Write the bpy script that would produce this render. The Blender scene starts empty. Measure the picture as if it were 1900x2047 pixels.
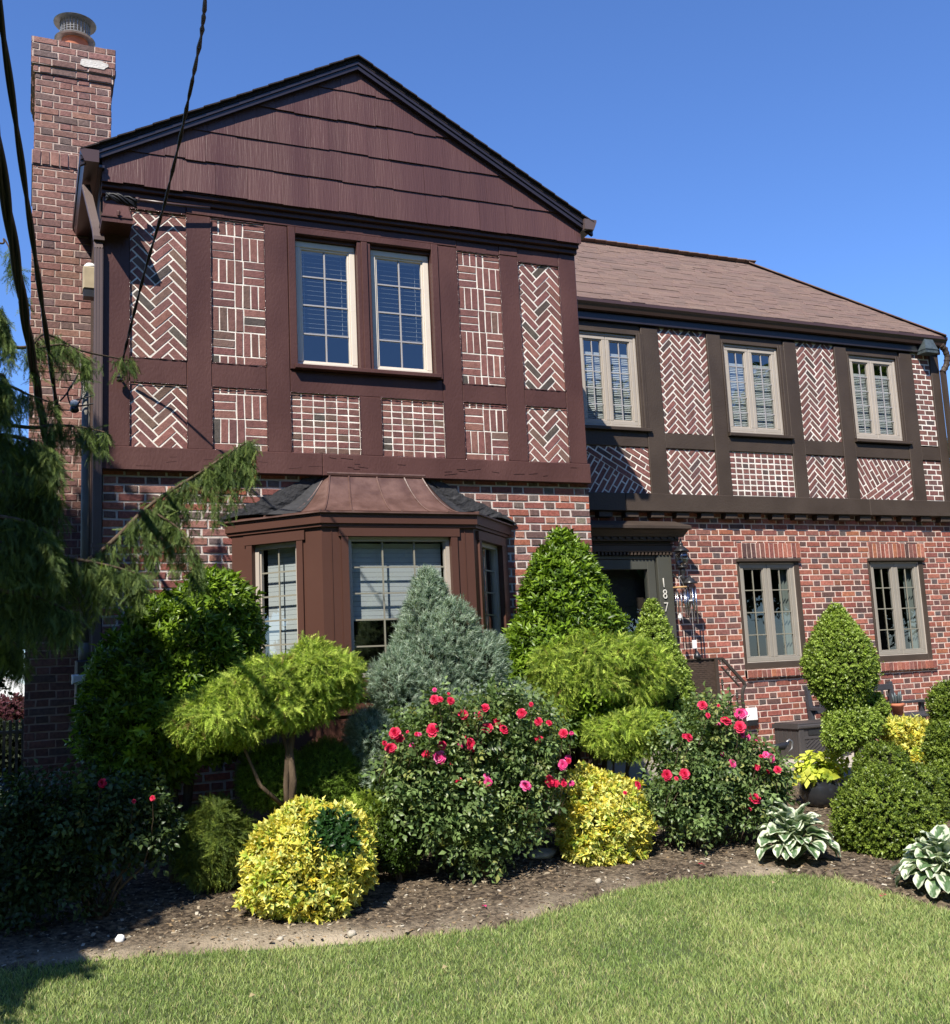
SUN_E, SKY_S, SKY_AIR, SKY_DUST, SKY_OZ, EXPO = 5.0, .085, 1.0, .0, 3.0, 0.78
SKY_T = (.77, 1.02, 1.47)
SHADE = [(-2.68, 4.3, .2, 7.0, .76, 'dense tree left of the lawn shading the corner'), (-3.0, 5.36, .3, 8.6, 1.0, 'tall dense tree left of the cypress'), (-2.35, 6.0, .1, 6.0, .7, 'dense low tree against the left side of the cypress'), (-3.4, 6.9, 2.5, 8.0, 1.3, 'broad dense tree behind the left side of the cypress')]  # last two trees added out of view to block skylight
import bpy, math, random
import numpy as np
from mathutils import Vector, Matrix
random.seed(7); rng = np.random.default_rng(11)
scn = bpy.context.scene; COL = scn.collection

# ---------------------------------------------------------------- camera model
YAW, PIT, ROL, FPX = math.radians(23.5518), math.radians(8.3425), math.radians(-2.6929), 2080.96
CAMZ = 1.6
cy_, sy_ = math.cos(YAW), math.sin(YAW); cp_, sp_ = math.cos(PIT), math.sin(PIT)
Fv = Vector((sy_*cp_, cy_*cp_, sp_)); Rv = Vector((cy_, -sy_, 0)); Uv = Rv.cross(Fv)
cr_, sr_ = math.cos(ROL), math.sin(ROL)
R2 = Rv*cr_ + Uv*sr_; U2 = Uv*cr_ - Rv*sr_
def ray(px, py): return Fv + R2*((px-950)/FPX) + U2*((1023.5-py)/FPX)
def at(px, py, Y):
    q = ray(px, py); q = q*(Y/q.y); return Vector((q.x, Y, q.z+CAMZ))
def mpp(px, py, Y): return (Y/ray(px, py).y)/FPX      # metres per photo pixel at that depth
def gz(y): return float(np.interp(y, [5, 8.2], [0, .33]))

# ---------------------------------------------------------------- materials
def nodes(m): return m.node_tree.nodes, m.node_tree.links
def mat(name, base, rough=.6, spec=.5, metal=0, attr=False, var=0, vscale=6, bump=0, bscale=40, stretch=None,
        transl=0, tcol=None, coat=0, detail=4, rvar=0):
    m = bpy.data.materials.new(name); m.use_nodes = True; n, l = nodes(m); b = n['Principled BSDF']
    b.inputs['Roughness'].default_value = rough; b.inputs['Metallic'].default_value = metal
    b.inputs['Specular IOR Level'].default_value = spec
    if coat: b.inputs['Coat Weight'].default_value = coat; b.inputs['Coat Roughness'].default_value = .15
    src = None
    if attr:
        a = n.new('ShaderNodeAttribute'); a.attribute_name = 'Col'; src = a.outputs['Color']
    else:
        r = n.new('ShaderNodeRGB'); r.outputs[0].default_value = (*base, 1); src = r.outputs[0]
    tc = n.new('ShaderNodeTexCoord'); mp = n.new('ShaderNodeMapping'); l.new(tc.outputs['Object'], mp.inputs[0])
    if stretch: mp.inputs['Scale'].default_value = stretch
    if var:
        nz = n.new('ShaderNodeTexNoise'); nz.inputs['Scale'].default_value = vscale; nz.inputs['Detail'].default_value = 6
        l.new(mp.outputs[0], nz.inputs['Vector'])
        mr = n.new('ShaderNodeMapRange'); mr.inputs[1].default_value = .3; mr.inputs[2].default_value = .7
        mr.inputs[3].default_value = 1-var; mr.inputs[4].default_value = 1+var
        l.new(nz.outputs[0], mr.inputs[0])
        vm = n.new('ShaderNodeVectorMath'); vm.operation = 'SCALE'
        l.new(src, vm.inputs[0]); l.new(mr.outputs[0], vm.inputs['Scale']); src = vm.outputs[0]
        if rvar:
            m2 = n.new('ShaderNodeMapRange'); m2.inputs[1].default_value = .35; m2.inputs[2].default_value = .65
            m2.inputs[3].default_value = rough-rvar; m2.inputs[4].default_value = rough+rvar
            l.new(nz.outputs[0], m2.inputs[0]); l.new(m2.outputs[0], b.inputs['Roughness'])
    l.new(src, b.inputs['Base Color'])
    if bump:
        nb = n.new('ShaderNodeTexNoise'); nb.inputs['Scale'].default_value = bscale; nb.inputs['Detail'].default_value = detail
        l.new(mp.outputs[0], nb.inputs['Vector'])
        bp = n.new('ShaderNodeBump'); bp.inputs['Strength'].default_value = bump; bp.inputs['Distance'].default_value = .01
        l.new(nb.outputs[0], bp.inputs['Height']); l.new(bp.outputs[0], b.inputs['Normal'])
    if transl:
        t = n.new('ShaderNodeBsdfTranslucent'); vm = n.new('ShaderNodeVectorMath'); vm.operation = 'MULTIPLY'
        vm.inputs[1].default_value = tcol or (1.5, 1.5, .7); l.new(src, vm.inputs[0]); l.new(vm.outputs[0], t.inputs[0])
        mx = n.new('ShaderNodeMixShader'); mx.inputs[0].default_value = transl
        l.new(b.outputs[0], mx.inputs[1]); l.new(t.outputs[0], mx.inputs[2]); l.new(mx.outputs[0], n['Material Output'].inputs[0])
    return m
def glass_mat(name, tint=(.85, .9, .92), lo=.1, hi=.9, blend=.25):
    m = bpy.data.materials.new(name); m.use_nodes = True; n, l = nodes(m); n.remove(n['Principled BSDF'])
    t = n.new('ShaderNodeBsdfTransparent'); t.inputs[0].default_value = (*tint, 1)
    g = n.new('ShaderNodeBsdfGlossy'); g.inputs['Roughness'].default_value = 0.01
    w = n.new('ShaderNodeLayerWeight'); w.inputs[0].default_value = blend
    mr = n.new('ShaderNodeMapRange'); mr.inputs[3].default_value = lo; mr.inputs[4].default_value = hi; l.new(w.outputs['Facing'], mr.inputs[0])
    mx = n.new('ShaderNodeMixShader'); l.new(mr.outputs[0], mx.inputs[0]); l.new(t.outputs[0], mx.inputs[1]); l.new(g.outputs[0], mx.inputs[2])
    l.new(mx.outputs[0], n['Material Output'].inputs[0]); return m

M = dict(
 timber=mat('brown_gloss_timber', (.08, .038, .034), .4, .22, var=.22, vscale=2.2, bump=.3, bscale=60, stretch=(1, 1, .5), rvar=.08),
 siding=mat('brown_painted_shingle', (.088, .043, .045), .36, .28, attr=True, var=.14, vscale=2.5, rvar=.14, bump=.5, bscale=55, stretch=(1.6, 1, .09), detail=6),
 timber2=mat('dark_umber_timber', (.055, .04, .031), .5, .3, var=.12, vscale=3, bump=.3, bscale=50, rvar=.08),
 baypaint=mat('red_brown_bay_paint', (.072, .032, .023), .45, .3, var=.08, vscale=2, bump=.06, bscale=30),
 fascia=mat('dark_fascia', (.022, .017, .022), .3, .5, var=.1, bump=.1),
 brick=mat('brick_faces', (.3, .1, .07), .75, .25, attr=True, var=.28, vscale=38, bump=.5, bscale=130),
 glazed=mat('painted_brick_faces', (.3, .1, .07), .6, .22, attr=True, var=.2, vscale=30, bump=.4, bscale=90),
 mortar_w=mat('white_mortar', (.7, .65, .59), .85, .2, var=.22, vscale=7, bump=.4, bscale=150),
 mortar_c=mat('cream_mortar', (.6, .47, .4), .9, .2, var=.2, vscale=9, bump=.5, bscale=150),
 mortar_g=mat('grey_mortar', (.5, .44, .4), .9, .2, var=.2, vscale=9, bump=.5, bscale=150),
 mortar_p=mat('weathered_mortar', (.46, .36, .31), .9, .2, var=.25, vscale=6, bump=.5, bscale=150),
 roofing=mat('asphalt_shingle', (.2, .12, .1), .95, .15, attr=True, var=.25, vscale=120, bump=.5, bscale=300),
 frame_w=mat('cream_window_frame', (.62, .55, .47), .45, .45, var=.04, bump=.05),
 frame_t=mat('taupe_window_frame', (.37, .325, .28), .45, .4, var=.05, bump=.05),
 frame_g=mat('grey_window_frame', (.26, .235, .2), .45, .4, var=.05, bump=.05),
 muntin=mat('muntin_grey', (.3, .29, .3), .5, .4),
 muntin_g=mat('muntin_greenish', (.2, .19, .15), .5, .4),
 glass=glass_mat('window_glass', lo=.13, hi=.75), glass_c=glass_mat('clear_window_glass', lo=.06, hi=.8),
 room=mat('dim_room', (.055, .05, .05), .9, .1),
 blind=mat('white_blind', (.7, .7, .68), .6, .3, transl=.25, tcol=(1, 1, 1)),
 curtain=mat('sage_curtain', (.25, .27, .24), .9, .1, transl=.2, tcol=(1, 1, 1)),
 copper=mat('brown_painted_metal_roof', (.1, .054, .044), .45, .5, var=.25, vscale=9, bump=.3, bscale=22, rvar=.1),
 tar=mat('black_roof_tar', (.03, .03, .033), .8, .3, var=.3, vscale=20, bump=1, bscale=35),
 gutter=mat('brown_gutter', (.062, .035, .033), .35, .5, var=.05),
 gutter2=mat('taupe_downspout', (.1, .07, .065), .4, .5, var=.06),
 verdi=mat('verdigris_metal', (.1, .125, .13), .5, .5, metal=.5, var=.3, vscale=20),
 black=mat('black_metal', (.018, .018, .02), .35, .5, var=.2, vscale=20),
 iron=mat('bronze_iron', (.04, .032, .026), .45, .5, var=.2, vscale=30),
 cable=mat('black_cable', (.014, .014, .017), .5, .3),
 terra=mat('terracotta', (.42, .15, .085), .8, .2, var=.15, vscale=12),
 steel=mat('galvanised_steel', (.3, .3, .3), .45, .5, metal=.8, var=.2, vscale=15),
 pipe=mat('grey_conduit', (.17, .16, .14), .6, .4, var=.15, vscale=6),
 doorp=mat('grey_green_door_paint', (.062, .062, .052), .45, .4, var=.06, bump=.05),
 white=mat('white_plastic', (.75, .75, .74), .5, .4, var=.04),
 patch=mat('white_cement_patch', (.55, .52, .48), .9, .2, var=.15, vscale=20, bump=.6, bscale=60),
 beige=mat('beige_housing', (.33, .27, .18), .6, .3, var=.15, vscale=12),
 grey=mat('charcoal_plastic', (.05, .045, .045), .5, .4, var=.08, bump=.15, bscale=60),
 benchp=mat('dark_grey_bench_paint', (.045, .045, .052), .55, .3, var=.12, vscale=10, bump=.2),
 caulk=mat('glossy_caulk', (.08, .04, .038), .16, .6, bump=.4, bscale=200),
 wicker=mat('brown_wicker', (.07, .045, .033), .6, .3, attr=True, bump=.4, bscale=200),
 digit=mat('satin_nickel_digit', (.62, .6, .55), .4, .5),
 chrome=mat('bright_metal', (.6, .6, .62), .2, .5, metal=1),
 wood=mat('light_wood', (.42, .26, .12), .6, .3, var=.15, vscale=30),
 lampglass=glass_mat('lamp_glass', (.7, .68, .65), .15, .9),
 bark=mat('bark', (.09, .065, .045), .9, .1, var=.35, vscale=20, bump=.8, bscale=60, stretch=(1, 1, .3)),
 soil=None, stone=mat('pale_stone', (.38, .34, .28), .85, .2, var=.25, vscale=15, bump=.5, bscale=40),
 patio=mat('concrete_patio', (.42, .37, .31), .9, .2, var=.12, vscale=5, bump=.3, bscale=80),
 leafg=mat('glossy_leaves', (.05, .1, .02), .38, .32, attr=True, transl=.28, tcol=(1.5, 1.6, .6)),
 leafm=mat('matt_leaves', (.05, .1, .02), .6, .2, attr=True, transl=.3, tcol=(1.4, 1.5, .7)),
 leafy=mat('golden_leaves', (.5, .4, .03), .4, .4, attr=True, transl=.3, tcol=(1.1, 1.1, .7)),
 petal=mat('rose_petals', (.6, .02, .08), .5, .3, attr=True, transl=.3, tcol=(1.2, .9, 1)),
 core=mat('twig_core_with_shade', (.02, .022, .012), .95, .05, var=.5, vscale=25, bump=1, bscale=40),  # solid dark core for twigs, with the shade among them in its colour
 grass=mat('grass_blades', (.1, .16, .04), .5, .3, attr=True, transl=.3, tcol=(1.3, 1.4, .7)),
 pot=mat('dark_glazed_pot', (.02, .021, .024), .22, .5, var=.1),
 carw=mat('white_car_paint', (.8, .8, .8), .25, .5, coat=.5),
 tyre=mat('tyre_rubber', (.02, .02, .02), .8, .2),
 chip=mat('mulch_chips', (.2, .15, .1), .9, .1, attr=True),
)

# ---------------------------------------------------------------- objects
def link(o, parent=None):
    COL.objects.link(o)
    if parent: o.parent = parent
    return o
def empty(name, loc=(0, 0, 0), label=None, cat=None, group=None, rz=0):
    o = bpy.data.objects.new(name, None); o.location = loc; o.rotation_euler.z = rz; o.empty_display_size = .1; link(o)
    return tag(o, label, cat, group)
def tag(o, label=None, cat=None, group=None, kind=None):
    if label: o['label'] = label
    if cat: o['category'] = cat
    if group: o['group'] = group
    if kind: o['kind'] = kind
    return o
class MB:
    """collects polygons with a material index and colour"""
    def __init__(s): s.v = []; s.f = []; s.mi = []; s.c = []
    def add(s, vs, fs, mi=0, col=(1, 1, 1)):
        b = len(s.v); s.v += [tuple(v) for v in vs]; s.f += [tuple(i+b for i in f) for f in fs]
        s.mi += [mi]*len(fs); s.c += [col]*len(vs); return s
    def box(s, x0, x1, y0, y1, z0, z1, mi=0, col=(1, 1, 1)):
        return s.add([(x, y, z) for x in (x0, x1) for y in (y0, y1) for z in (z0, z1)],
          [(0, 1, 3, 2), (4, 6, 7, 5), (0, 4, 5, 1), (2, 3, 7, 6), (0, 2, 6, 4), (1, 5, 7, 3)], mi, col)
    def bbox(s, x0, x1, y0, y1, z0, z1, b=.004, mi=0, col=(1, 1, 1)):
        """box with its front (low y) edges chamfered"""
        v = [(x0, y1, z0), (x1, y1, z0), (x1, y1, z1), (x0, y1, z1), (x0, y0+b, z0), (x1, y0+b, z0), (x1, y0+b, z1), (x0, y0+b, z1),
             (x0+b, y0, z0+b), (x1-b, y0, z0+b), (x1-b, y0, z1-b), (x0+b, y0, z1-b)]
        f = [(3, 2, 1, 0), (8, 9, 10, 11)]
        for i in range(4):
            j = (i+1) % 4; f += [(i, j, j+4, i+4), (i+4, j+4, j+8, i+8)]
        return s.add(v, f, mi, col)
    def obox(s, p, ux, uy, uz, mi=0, col=(1, 1, 1)):
        """oriented box: centre p, half-vectors ux, uy, uz"""
        p, ux, uy, uz = map(Vector, (p, ux, uy, uz))
        return s.add([p+ux*a+uy*b+uz*c for a in (-1, 1) for b in (-1, 1) for c in (-1, 1)],
          [(0, 1, 3, 2), (4, 6, 7, 5), (0, 4, 5, 1), (2, 3, 7, 6), (0, 2, 6, 4), (1, 5, 7, 3)], mi, col)
    def bar(s, a, b, w, h=None, mi=0, up=(0, 0, 1)):
        a, b = Vector(a), Vector(b); d = b-a; u = Vector(up)
        x = d.cross(u)
        if x.length < 1e-6: x = d.cross(Vector((0, 1, 0)))
        x.normalize(); y = x.cross(d).normalized()
        return s.obox((a+b)/2, d/2, x*w/2, y*(h or w)/2, mi)
    def tube(s, pts, rs, n=8, mi=0, col=(1, 1, 1), cap=True):
        pts = [Vector(p) for p in pts]
        if not hasattr(rs, '__len__'): rs = [rs]*len(pts)
        vs = []; fs = []; pr = None
        for i, p in enumerate(pts):
            d = (pts[min(i+1, len(pts)-1)]-pts[max(i-1, 0)]).normalized()
            if pr is None: pr = d.orthogonal().normalized()
            x = (pr-d*pr.dot(d)).normalized(); pr = x; y = d.cross(x)
            for k in range(n):
                a = 2*math.pi*k/n; vs.append(p+(x*math.cos(a)+y*math.sin(a))*rs[i])
        for i in range(len(pts)-1):
            for k in range(n):
                j = (k+1) % n; fs.append((i*n+k, i*n+j, i*n+n+j, i*n+n+k))
        if cap: fs += [tuple(range(n))[::-1], tuple(range((len(pts)-1)*n, len(pts)*n))]
        return s.add(vs, fs, mi, col)
    def lathe(s, c, prof, n=20, mi=0, col=(1, 1, 1)):
        c = Vector(c); vs = []; fs = []
        for r, z in prof:
            for k in range(n):
                a = 2*math.pi*k/n; vs.append(c+Vector((r*math.cos(a), r*math.sin(a), z)))
        for i in range(len(prof)-1):
            for k in range(n):
                j = (k+1) % n; fs.append((i*n+k, i*n+j, i*n+n+j, i*n+n+k))
        fs += [tuple(range(n))[::-1], tuple(range((len(prof)-1)*n, len(prof)*n))]
        return s.add(vs, fs, mi, col)
    def build(s, name, mats, parent=None, smooth=False):
        me = bpy.data.meshes.new(name); me.from_pydata(s.v, [], s.f)
        for m in (mats if isinstance(mats, (list, tuple)) else [mats]): me.materials.append(m)
        me.polygons.foreach_set('material_index', s.mi)
        a = me.color_attributes.new('Col', 'FLOAT_COLOR', 'POINT')
        a.data.foreach_set('color', np.array([(*c, 1) for c in s.c], dtype=np.float32).ravel())
        if smooth:
            me.polygons.foreach_set('use_smooth', [True]*len(s.f))
        me.update(); o = bpy.data.objects.new(name, me); return link(o, parent)
def split_build(mb, name, mats, parent=None, smooth=False, kids=None):
    """one object per loose piece of the collected mesh"""
    par = list(range(len(mb.v)))
    def fd(a):
        while par[a] != a: par[a] = par[par[a]]; a = par[a]
        return a
    for f in mb.f:
        for i in f[1:]: par[fd(i)] = fd(f[0])
    groups = {}
    for k, f in enumerate(mb.f): groups.setdefault(fd(f[0]), []).append(k)
    out = []
    for g in groups.values():
        m2 = MB(); idx = {}
        for k in g:
            for i in mb.f[k]:
                if i not in idx: idx[i] = len(m2.v); m2.v.append(mb.v[i]); m2.c.append(mb.c[i])
            m2.f.append(tuple(idx[i] for i in mb.f[k])); m2.mi.append(mb.mi[k])
        out.append(m2.build(name, mats, parent, smooth))
    return out
def np_mesh(name, V, T, C, m, parent=None, smooth=False):
    me = bpy.data.meshes.new(name); nv, nf = len(V), len(T); k = T.shape[1]
    me.vertices.add(nv); me.vertices.foreach_set('co', V.astype(np.float32).ravel())
    me.loops.add(nf*k); me.loops.foreach_set('vertex_index', T.astype(np.int32).ravel())
    me.polygons.add(nf); me.polygons.foreach_set('loop_start', np.arange(0, nf*k, k, dtype=np.int32))
    me.polygons.foreach_set('loop_total', np.full(nf, k, dtype=np.int32))
    if smooth: me.polygons.foreach_set('use_smooth', np.ones(nf, dtype=bool))
    a = me.color_attributes.new('Col', 'FLOAT_COLOR', 'POINT')
    a.data.foreach_set('color', np.concatenate([C, np.ones((nv, 1))], 1).astype(np.float32).ravel())
    me.materials.append(m); me.update(calc_edges=True); me.validate()
    return link(bpy.data.objects.new(name, me), parent)

# ---------------------------------------------------------------- 2D brick patterns
def clip(poly, a, b, c):                       # keep a*x+b*y <= c
    out = []; n = len(poly)
    for i in range(n):
        p, q = poly[i], poly[(i+1) % n]; dp = a*p[0]+b*p[1]-c; dq = a*q[0]+b*q[1]-c
        if dp <= 0: out.append(p)
        if (dp < 0 < dq) or (dq < 0 < dp):
            t = dp/(dp-dq); out.append((p[0]+(q[0]-p[0])*t, p[1]+(q[1]-p[1])*t))
    return out
def cliprect(p, r):
    for h in ((-1, 0, -r[0]), (1, 0, r[1]), (0, -1, -r[2]), (0, 1, r[3])):
        p = clip(p, *h)
        if len(p) < 3: return []
    return p
def area(p): return abs(sum(p[i][0]*p[(i+1) % len(p)][1]-p[(i+1) % len(p)][0]*p[i][1] for i in range(len(p))))/2
def subtract(polys, r):
    out = []
    for p in polys:
        xs = [q[0] for q in p]; zs = [q[1] for q in p]
        if max(xs) <= r[0] or min(xs) >= r[1] or max(zs) <= r[2] or min(zs) >= r[3]: out.append(p); continue
        rest = p
        for h, k in (((1, 0, r[0]), (-1, 0, -r[0])), ((-1, 0, -r[1]), (1, 0, r[1])), ((0, 1, r[2]), (0, -1, -r[2])), ((0, -1, -r[3]), (0, 1, r[3]))):
            a = clip(rest, *h)
            if len(a) > 2: out.append(a)
            rest = clip(rest, *k)
            if len(rest) < 3: break
    return out
def rect(x0, x1, z0, z1): return [(x0, z0), (x1, z0), (x1, z1), (x0, z1)]
def rot(p, a, o): c, s = math.cos(a), math.sin(a); return [(o[0]+c*x-s*y, o[1]+s*x+c*y) for x, y in p]
def flemish(x0, x1, z0, z1, j=.011, ph=.0675, off=0):
    out = []; z = z0; r = 0
    while z < z1:
        x = x0-.4+(.158 if r % 2 else 0)+off
        while x < x1:
            out.append((rect(x+j/2, x+.21-j/2, z+j/2, z+ph-j/2), 's')); out.append((rect(x+.21+j/2, x+.316-j/2, z+j/2, z+ph-j/2), 'h')); x += .316
        z += ph; r += 1
    return out
def running(x0, x1, z0, z1, L=.21, ph=.0675, j=.013, ang=0, o=None):
    out = []; o = o or (x0, z0); R = int(3/ph); 
    for r in range(-R//2, R//2):
        for k in range(-8, 9):
            x = k*L+(L/2 if r % 2 else 0); out.append((rot(rect(x+j/2, x+L-j/2, r*ph+j/2, r*ph+ph-j/2), ang, o), 's'))
    return out
def herring(cx, cz, w=.067, j=.012):
    out = []
    for y in range(-30, 30):
        for m in range(-8, 8):
            x = y+6*m
            if abs(x) < 36: out.append((rot(rect(x*w+j/2, (x+3)*w-j/2, y*w+j/2, (y+1)*w-j/2), math.radians(45), (cx, cz)), 's'))
            x2 = y+6*m
            if abs(x2) < 36: out.append((rot(rect(x2*w+j/2, (x2+1)*w-j/2, (x2-5+6*(-m))*w+j/2, (x2-2+6*(-m))*w-j/2), math.radians(45), (cx, cz)), 's'))
    # remove duplicates
    seen = set(); o2 = []
    for p, k in out:
        c = (round(sum(q[0] for q in p)/4, 3), round(sum(q[1] for q in p)/4, 3), round(p[0][0]-p[1][0], 3))
        if c not in seen: seen.add(c); o2.append((p, k))
    return o2
def basket(x0, x1, ztop, zbot, j=.011):
    out = []; z = ztop-.13; r = 0; h = .206
    while z > zbot-h:
        zt = z if r else ztop
        zb = z if r == 0 else z-h
        a, b = (zb, zt)
        if r % 2 == 0:
            xs = x0
            for k in range(4): out.append((rect(xs+j/2, xs+.066-j/2, a+j/2, b-j/2), 's')); xs += .066
            zz = a
            while zz < b-.02: out.append((rect(xs+j/2, xs+.21, zz+j/2, min(zz+.0687, b)-j/2), 's')); zz += .0687
        else:
            zz = a
            while zz < b-.02: out.append((rect(x0+j/2, x0+.195-j/2, zz+j/2, min(zz+.0687, b)-j/2), 's')); zz += .0687
            xs = x0+.195
            while xs < x1: out.append((rect(xs+j/2, xs+.064-j/2, a+j/2, b-j/2), 's')); xs += .064
        if r: z -= h
        r += 1
    return out
def checker(x0, x1, z0, z1, nx, nz, j=.012):
    w = (x1-x0)/nx; h = (z1-z0)/nz
    return [(rect(x0+i*w+j/2, x0+(i+1)*w-j/2, z0+k*h+j/2, z0+(k+1)*h-j/2), 'h') for i in range(nx) for k in range(nz)]
def soldier(x0, x1, z0, z1, w=.066, j=.011):
    n = max(1, round((x1-x0)/w)); w = (x1-x0)/n
    return [(rect(x0+i*w+j/2, x0+(i+1)*w-j/2, z0+j/2, z1-j/2), 'x') for i in range(n)]
PAL = dict(
 red=[((.26, .088, .064), 6), ((.32, .12, .085), 4), ((.2, .075, .06), 4), ((.2, .085, .07), 3), ((.1, .055, .05), 1.2), ((.3, .115, .065), 1)],
 redh=[((.12, .065, .058), 5), ((.18, .062, .05), 4), ((.1, .075, .072), 2), ((.23, .09, .06), 3)],
 left=[((.25, .085, .06), 5), ((.3, .1, .062), 2.5), ((.18, .065, .055), 4), ((.13, .078, .07), 3), ((.23, .11, .09), 3)],
 lefth=[((.12, .09, .082), 4), ((.13, .075, .066), 4), ((.26, .12, .09), 3), ((.17, .14, .11), 1)],
 chim=[((.2, .1, .085), 6), ((.165, .086, .076), 5), ((.225, .115, .092), 4), ((.13, .085, .078), 2)],
 upA=[((.165, .074, .066), 8), ((.14, .064, .058), 6), ((.195, .09, .075), 4), ((.135, .082, .066), 2), ((.08, .066, .057), 1.1)],
 upB=[((.155, .07, .062), 7), ((.18, .08, .07), 6), ((.13, .07, .064), 4), ((.085, .058, .055), 1.2)],
)
def pick(pal):
    cs, ws = zip(*PAL[pal]); c = random.choices(cs, ws)[0]; k = random.uniform(.86, 1.16)
    return tuple(min(1, max(0, v*k*random.uniform(.96, 1.04))) for v in c)
def brickwork(name, parent, bricks, region, holes, pal, palh, org, ux, uz, nrm, mortar, face='brick', proud=.006, jit=.0026, back=True, clips=()):
    """bricks in a plane: (u,v) -> org + ux*u + uz*v ; nrm points outwards"""
    mb = MB(); org, ux, uz, nrm = map(Vector, (org, ux, uz, nrm))
    def P(q, d): return org+ux*q[0]+uz*q[1]+nrm*d
    for p, k in bricks:
        p = cliprect(p, region) if region else p
        for c in clips:
            if len(p) > 2: p = clip(p, *c)
        if len(p) < 3: continue
        for q in (lambda L: [s for s in L if len(s) > 2 and area(s) > 2.5e-4])(__import__('functools').reduce(subtract, holes, [p])):
            q = [(x+random.uniform(-jit, jit), z+random.uniform(-jit, jit)) for x, z in q]
            cx = sum(a[0] for a in q)/len(q); cz = sum(a[1] for a in q)/len(q); n = len(q)
            d = proud*random.uniform(.5, 1.3); ins = .003
            q2 = []
            for a in q:
                L = math.hypot(a[0]-cx, a[1]-cz) or 1; q2.append((a[0]-(a[0]-cx)/L*ins*1.4, a[1]-(a[1]-cz)/L*ins*1.4))
            col = pick(palh if (k == 'h' and palh) else pal)
            if pal == 'roof': col = tuple(a*.4+b*.6 for a, b in zip(col, (.162, .112, .096)))
            vs = [P(a, -.004) for a in q]+[P(a, d*.6) for a in q]+[P(a, d) for a in q2]
            fs = [tuple(range(2*n, 3*n))]
            for i in range(n):
                jn = (i+1) % n; fs += [(i, jn, n+jn, n+i), (n+i, n+jn, 2*n+jn, 2*n+i)]
            mb.add(vs, fs, 0, col)
    if back and region:
        base = [rect(*region)]
        for c in clips: base = [clip(b, *c) for b in base]
        for h in holes: base = subtract(base, h)
        for b in base:
            if len(b) > 2: mb.add([P(a, 0) for a in b], [tuple(range(len(b)))], 1)
    return mb.build(name, [M[face], M[mortar]], parent)
# ================================================================ HOUSE
house = empty('brick_house', (2.6, 9, 0), 'two storey brick and brown half timbered house with chimney and copper brown bay', 'house')
HI = Matrix.Translation((-2.6, -9, 0))
def hp(o):                                           # part of the house, kept in world coordinates
    o.parent = house; o.matrix_parent_inverse = HI; return o
def sub(o, p): o.parent = p; return o
W1Y, W2Y = 8.285, 9.788
FX = (1, 0, 0); FZ = (0, 0, 1); FN = (0, -1, 0)
# --- brick infill panels of the gabled wing
Lt, Lb = 3.911, 3.391
def panel(nm, bricks, x0, x1, z0, z1, Y, pal, mortar, palh=None, clips=(), label=None, face='glazed', proud=.004):
    o = hp(brickwork('brick_panel', None, bricks, (x0, x1, z0, z1), [], pal, palh, (0, Y, 0), FX, FZ, FN, mortar, face, proud, clips=clips))
    tag(o, label); return o
for (x0, x1, z1, z0) in ((.72, 1.157, 5.34, 4.11), (4.154, 4.583, 5.285, 4.072)):
    panel('A', herring((x0+x1)/2-.02, (z0+z1)/2, .0655), x0, x1, z0, z1, W1Y, 'upA', 'mortar_w', label='tall herringbone brick panel')
    panel('A', herring((x0+x1)/2, 3.67, .0655), x0, x1, Lb, Lt, W1Y, 'upA', 'mortar_w', label='small herringbone brick panel')
for (x0, x1, z1, z0) in ((1.351, 1.793, 5.34, 4.11), (3.541, 3.967, 5.322, 4.078)):
    panel('B', basket(x0, x1, z1, z0), x0, x1, z0, z1, W1Y, 'upA', 'mortar_w', label='tall basketweave brick panel')
    panel('B', basket(x0, x1, Lt+.08, Lb), x0, x1, Lb, Lt, W1Y, 'upA', 'mortar_w', label='small basketweave brick panel')
for (x0, x1) in ((1.982, 2.585), (2.775, 3.355)):
    panel('C', checker(x0, x1, Lb, 3.905, 6, 9, .011), x0, x1, Lb, 3.905, W1Y, 'upA', 'mortar_w', label='checkered stack bond brick panel')
def caulk(x0, x1, z0, z1, Y, m, r=.0032):
    mb = MB()
    for a, b in (((x0, z0), (x1, z0)), ((x1, z0), (x1, z1)), ((x1, z1), (x0, z1)), ((x0, z1), (x0, z0))):
        n = max(4, int(math.hypot(b[0]-a[0], b[1]-a[1])/.022)); pts = [(a[0]+(b[0]-a[0])*k/n+random.uniform(-.0016, .0016), Y+random.uniform(-.001, .001), a[1]+(b[1]-a[1])*k/n+random.uniform(-.0016, .0016)) for k in range(n+1)]
        mb.tube(pts, [r*random.uniform(.5, 1.7) for _ in pts], 5)
    o = hp(mb.build('caulk_bead', m, smooth=True)); return o
for r_ in ((.72, 1.157, 4.11, 5.34), (4.154, 4.583, 4.072, 5.285), (1.351, 1.793, 4.11, 5.34), (3.541, 3.967, 4.078, 5.322), (.72, 1.157, Lb, Lt), (4.154, 4.583, Lb, Lt), (1.351, 1.793, Lb, Lt), (3.541, 3.967, Lb, Lt), (1.99, 2.585, Lb, 3.905), (2.775, 3.355, Lb, 3.905)): caulk(*r_, 8.267, M['caulk'])
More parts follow.
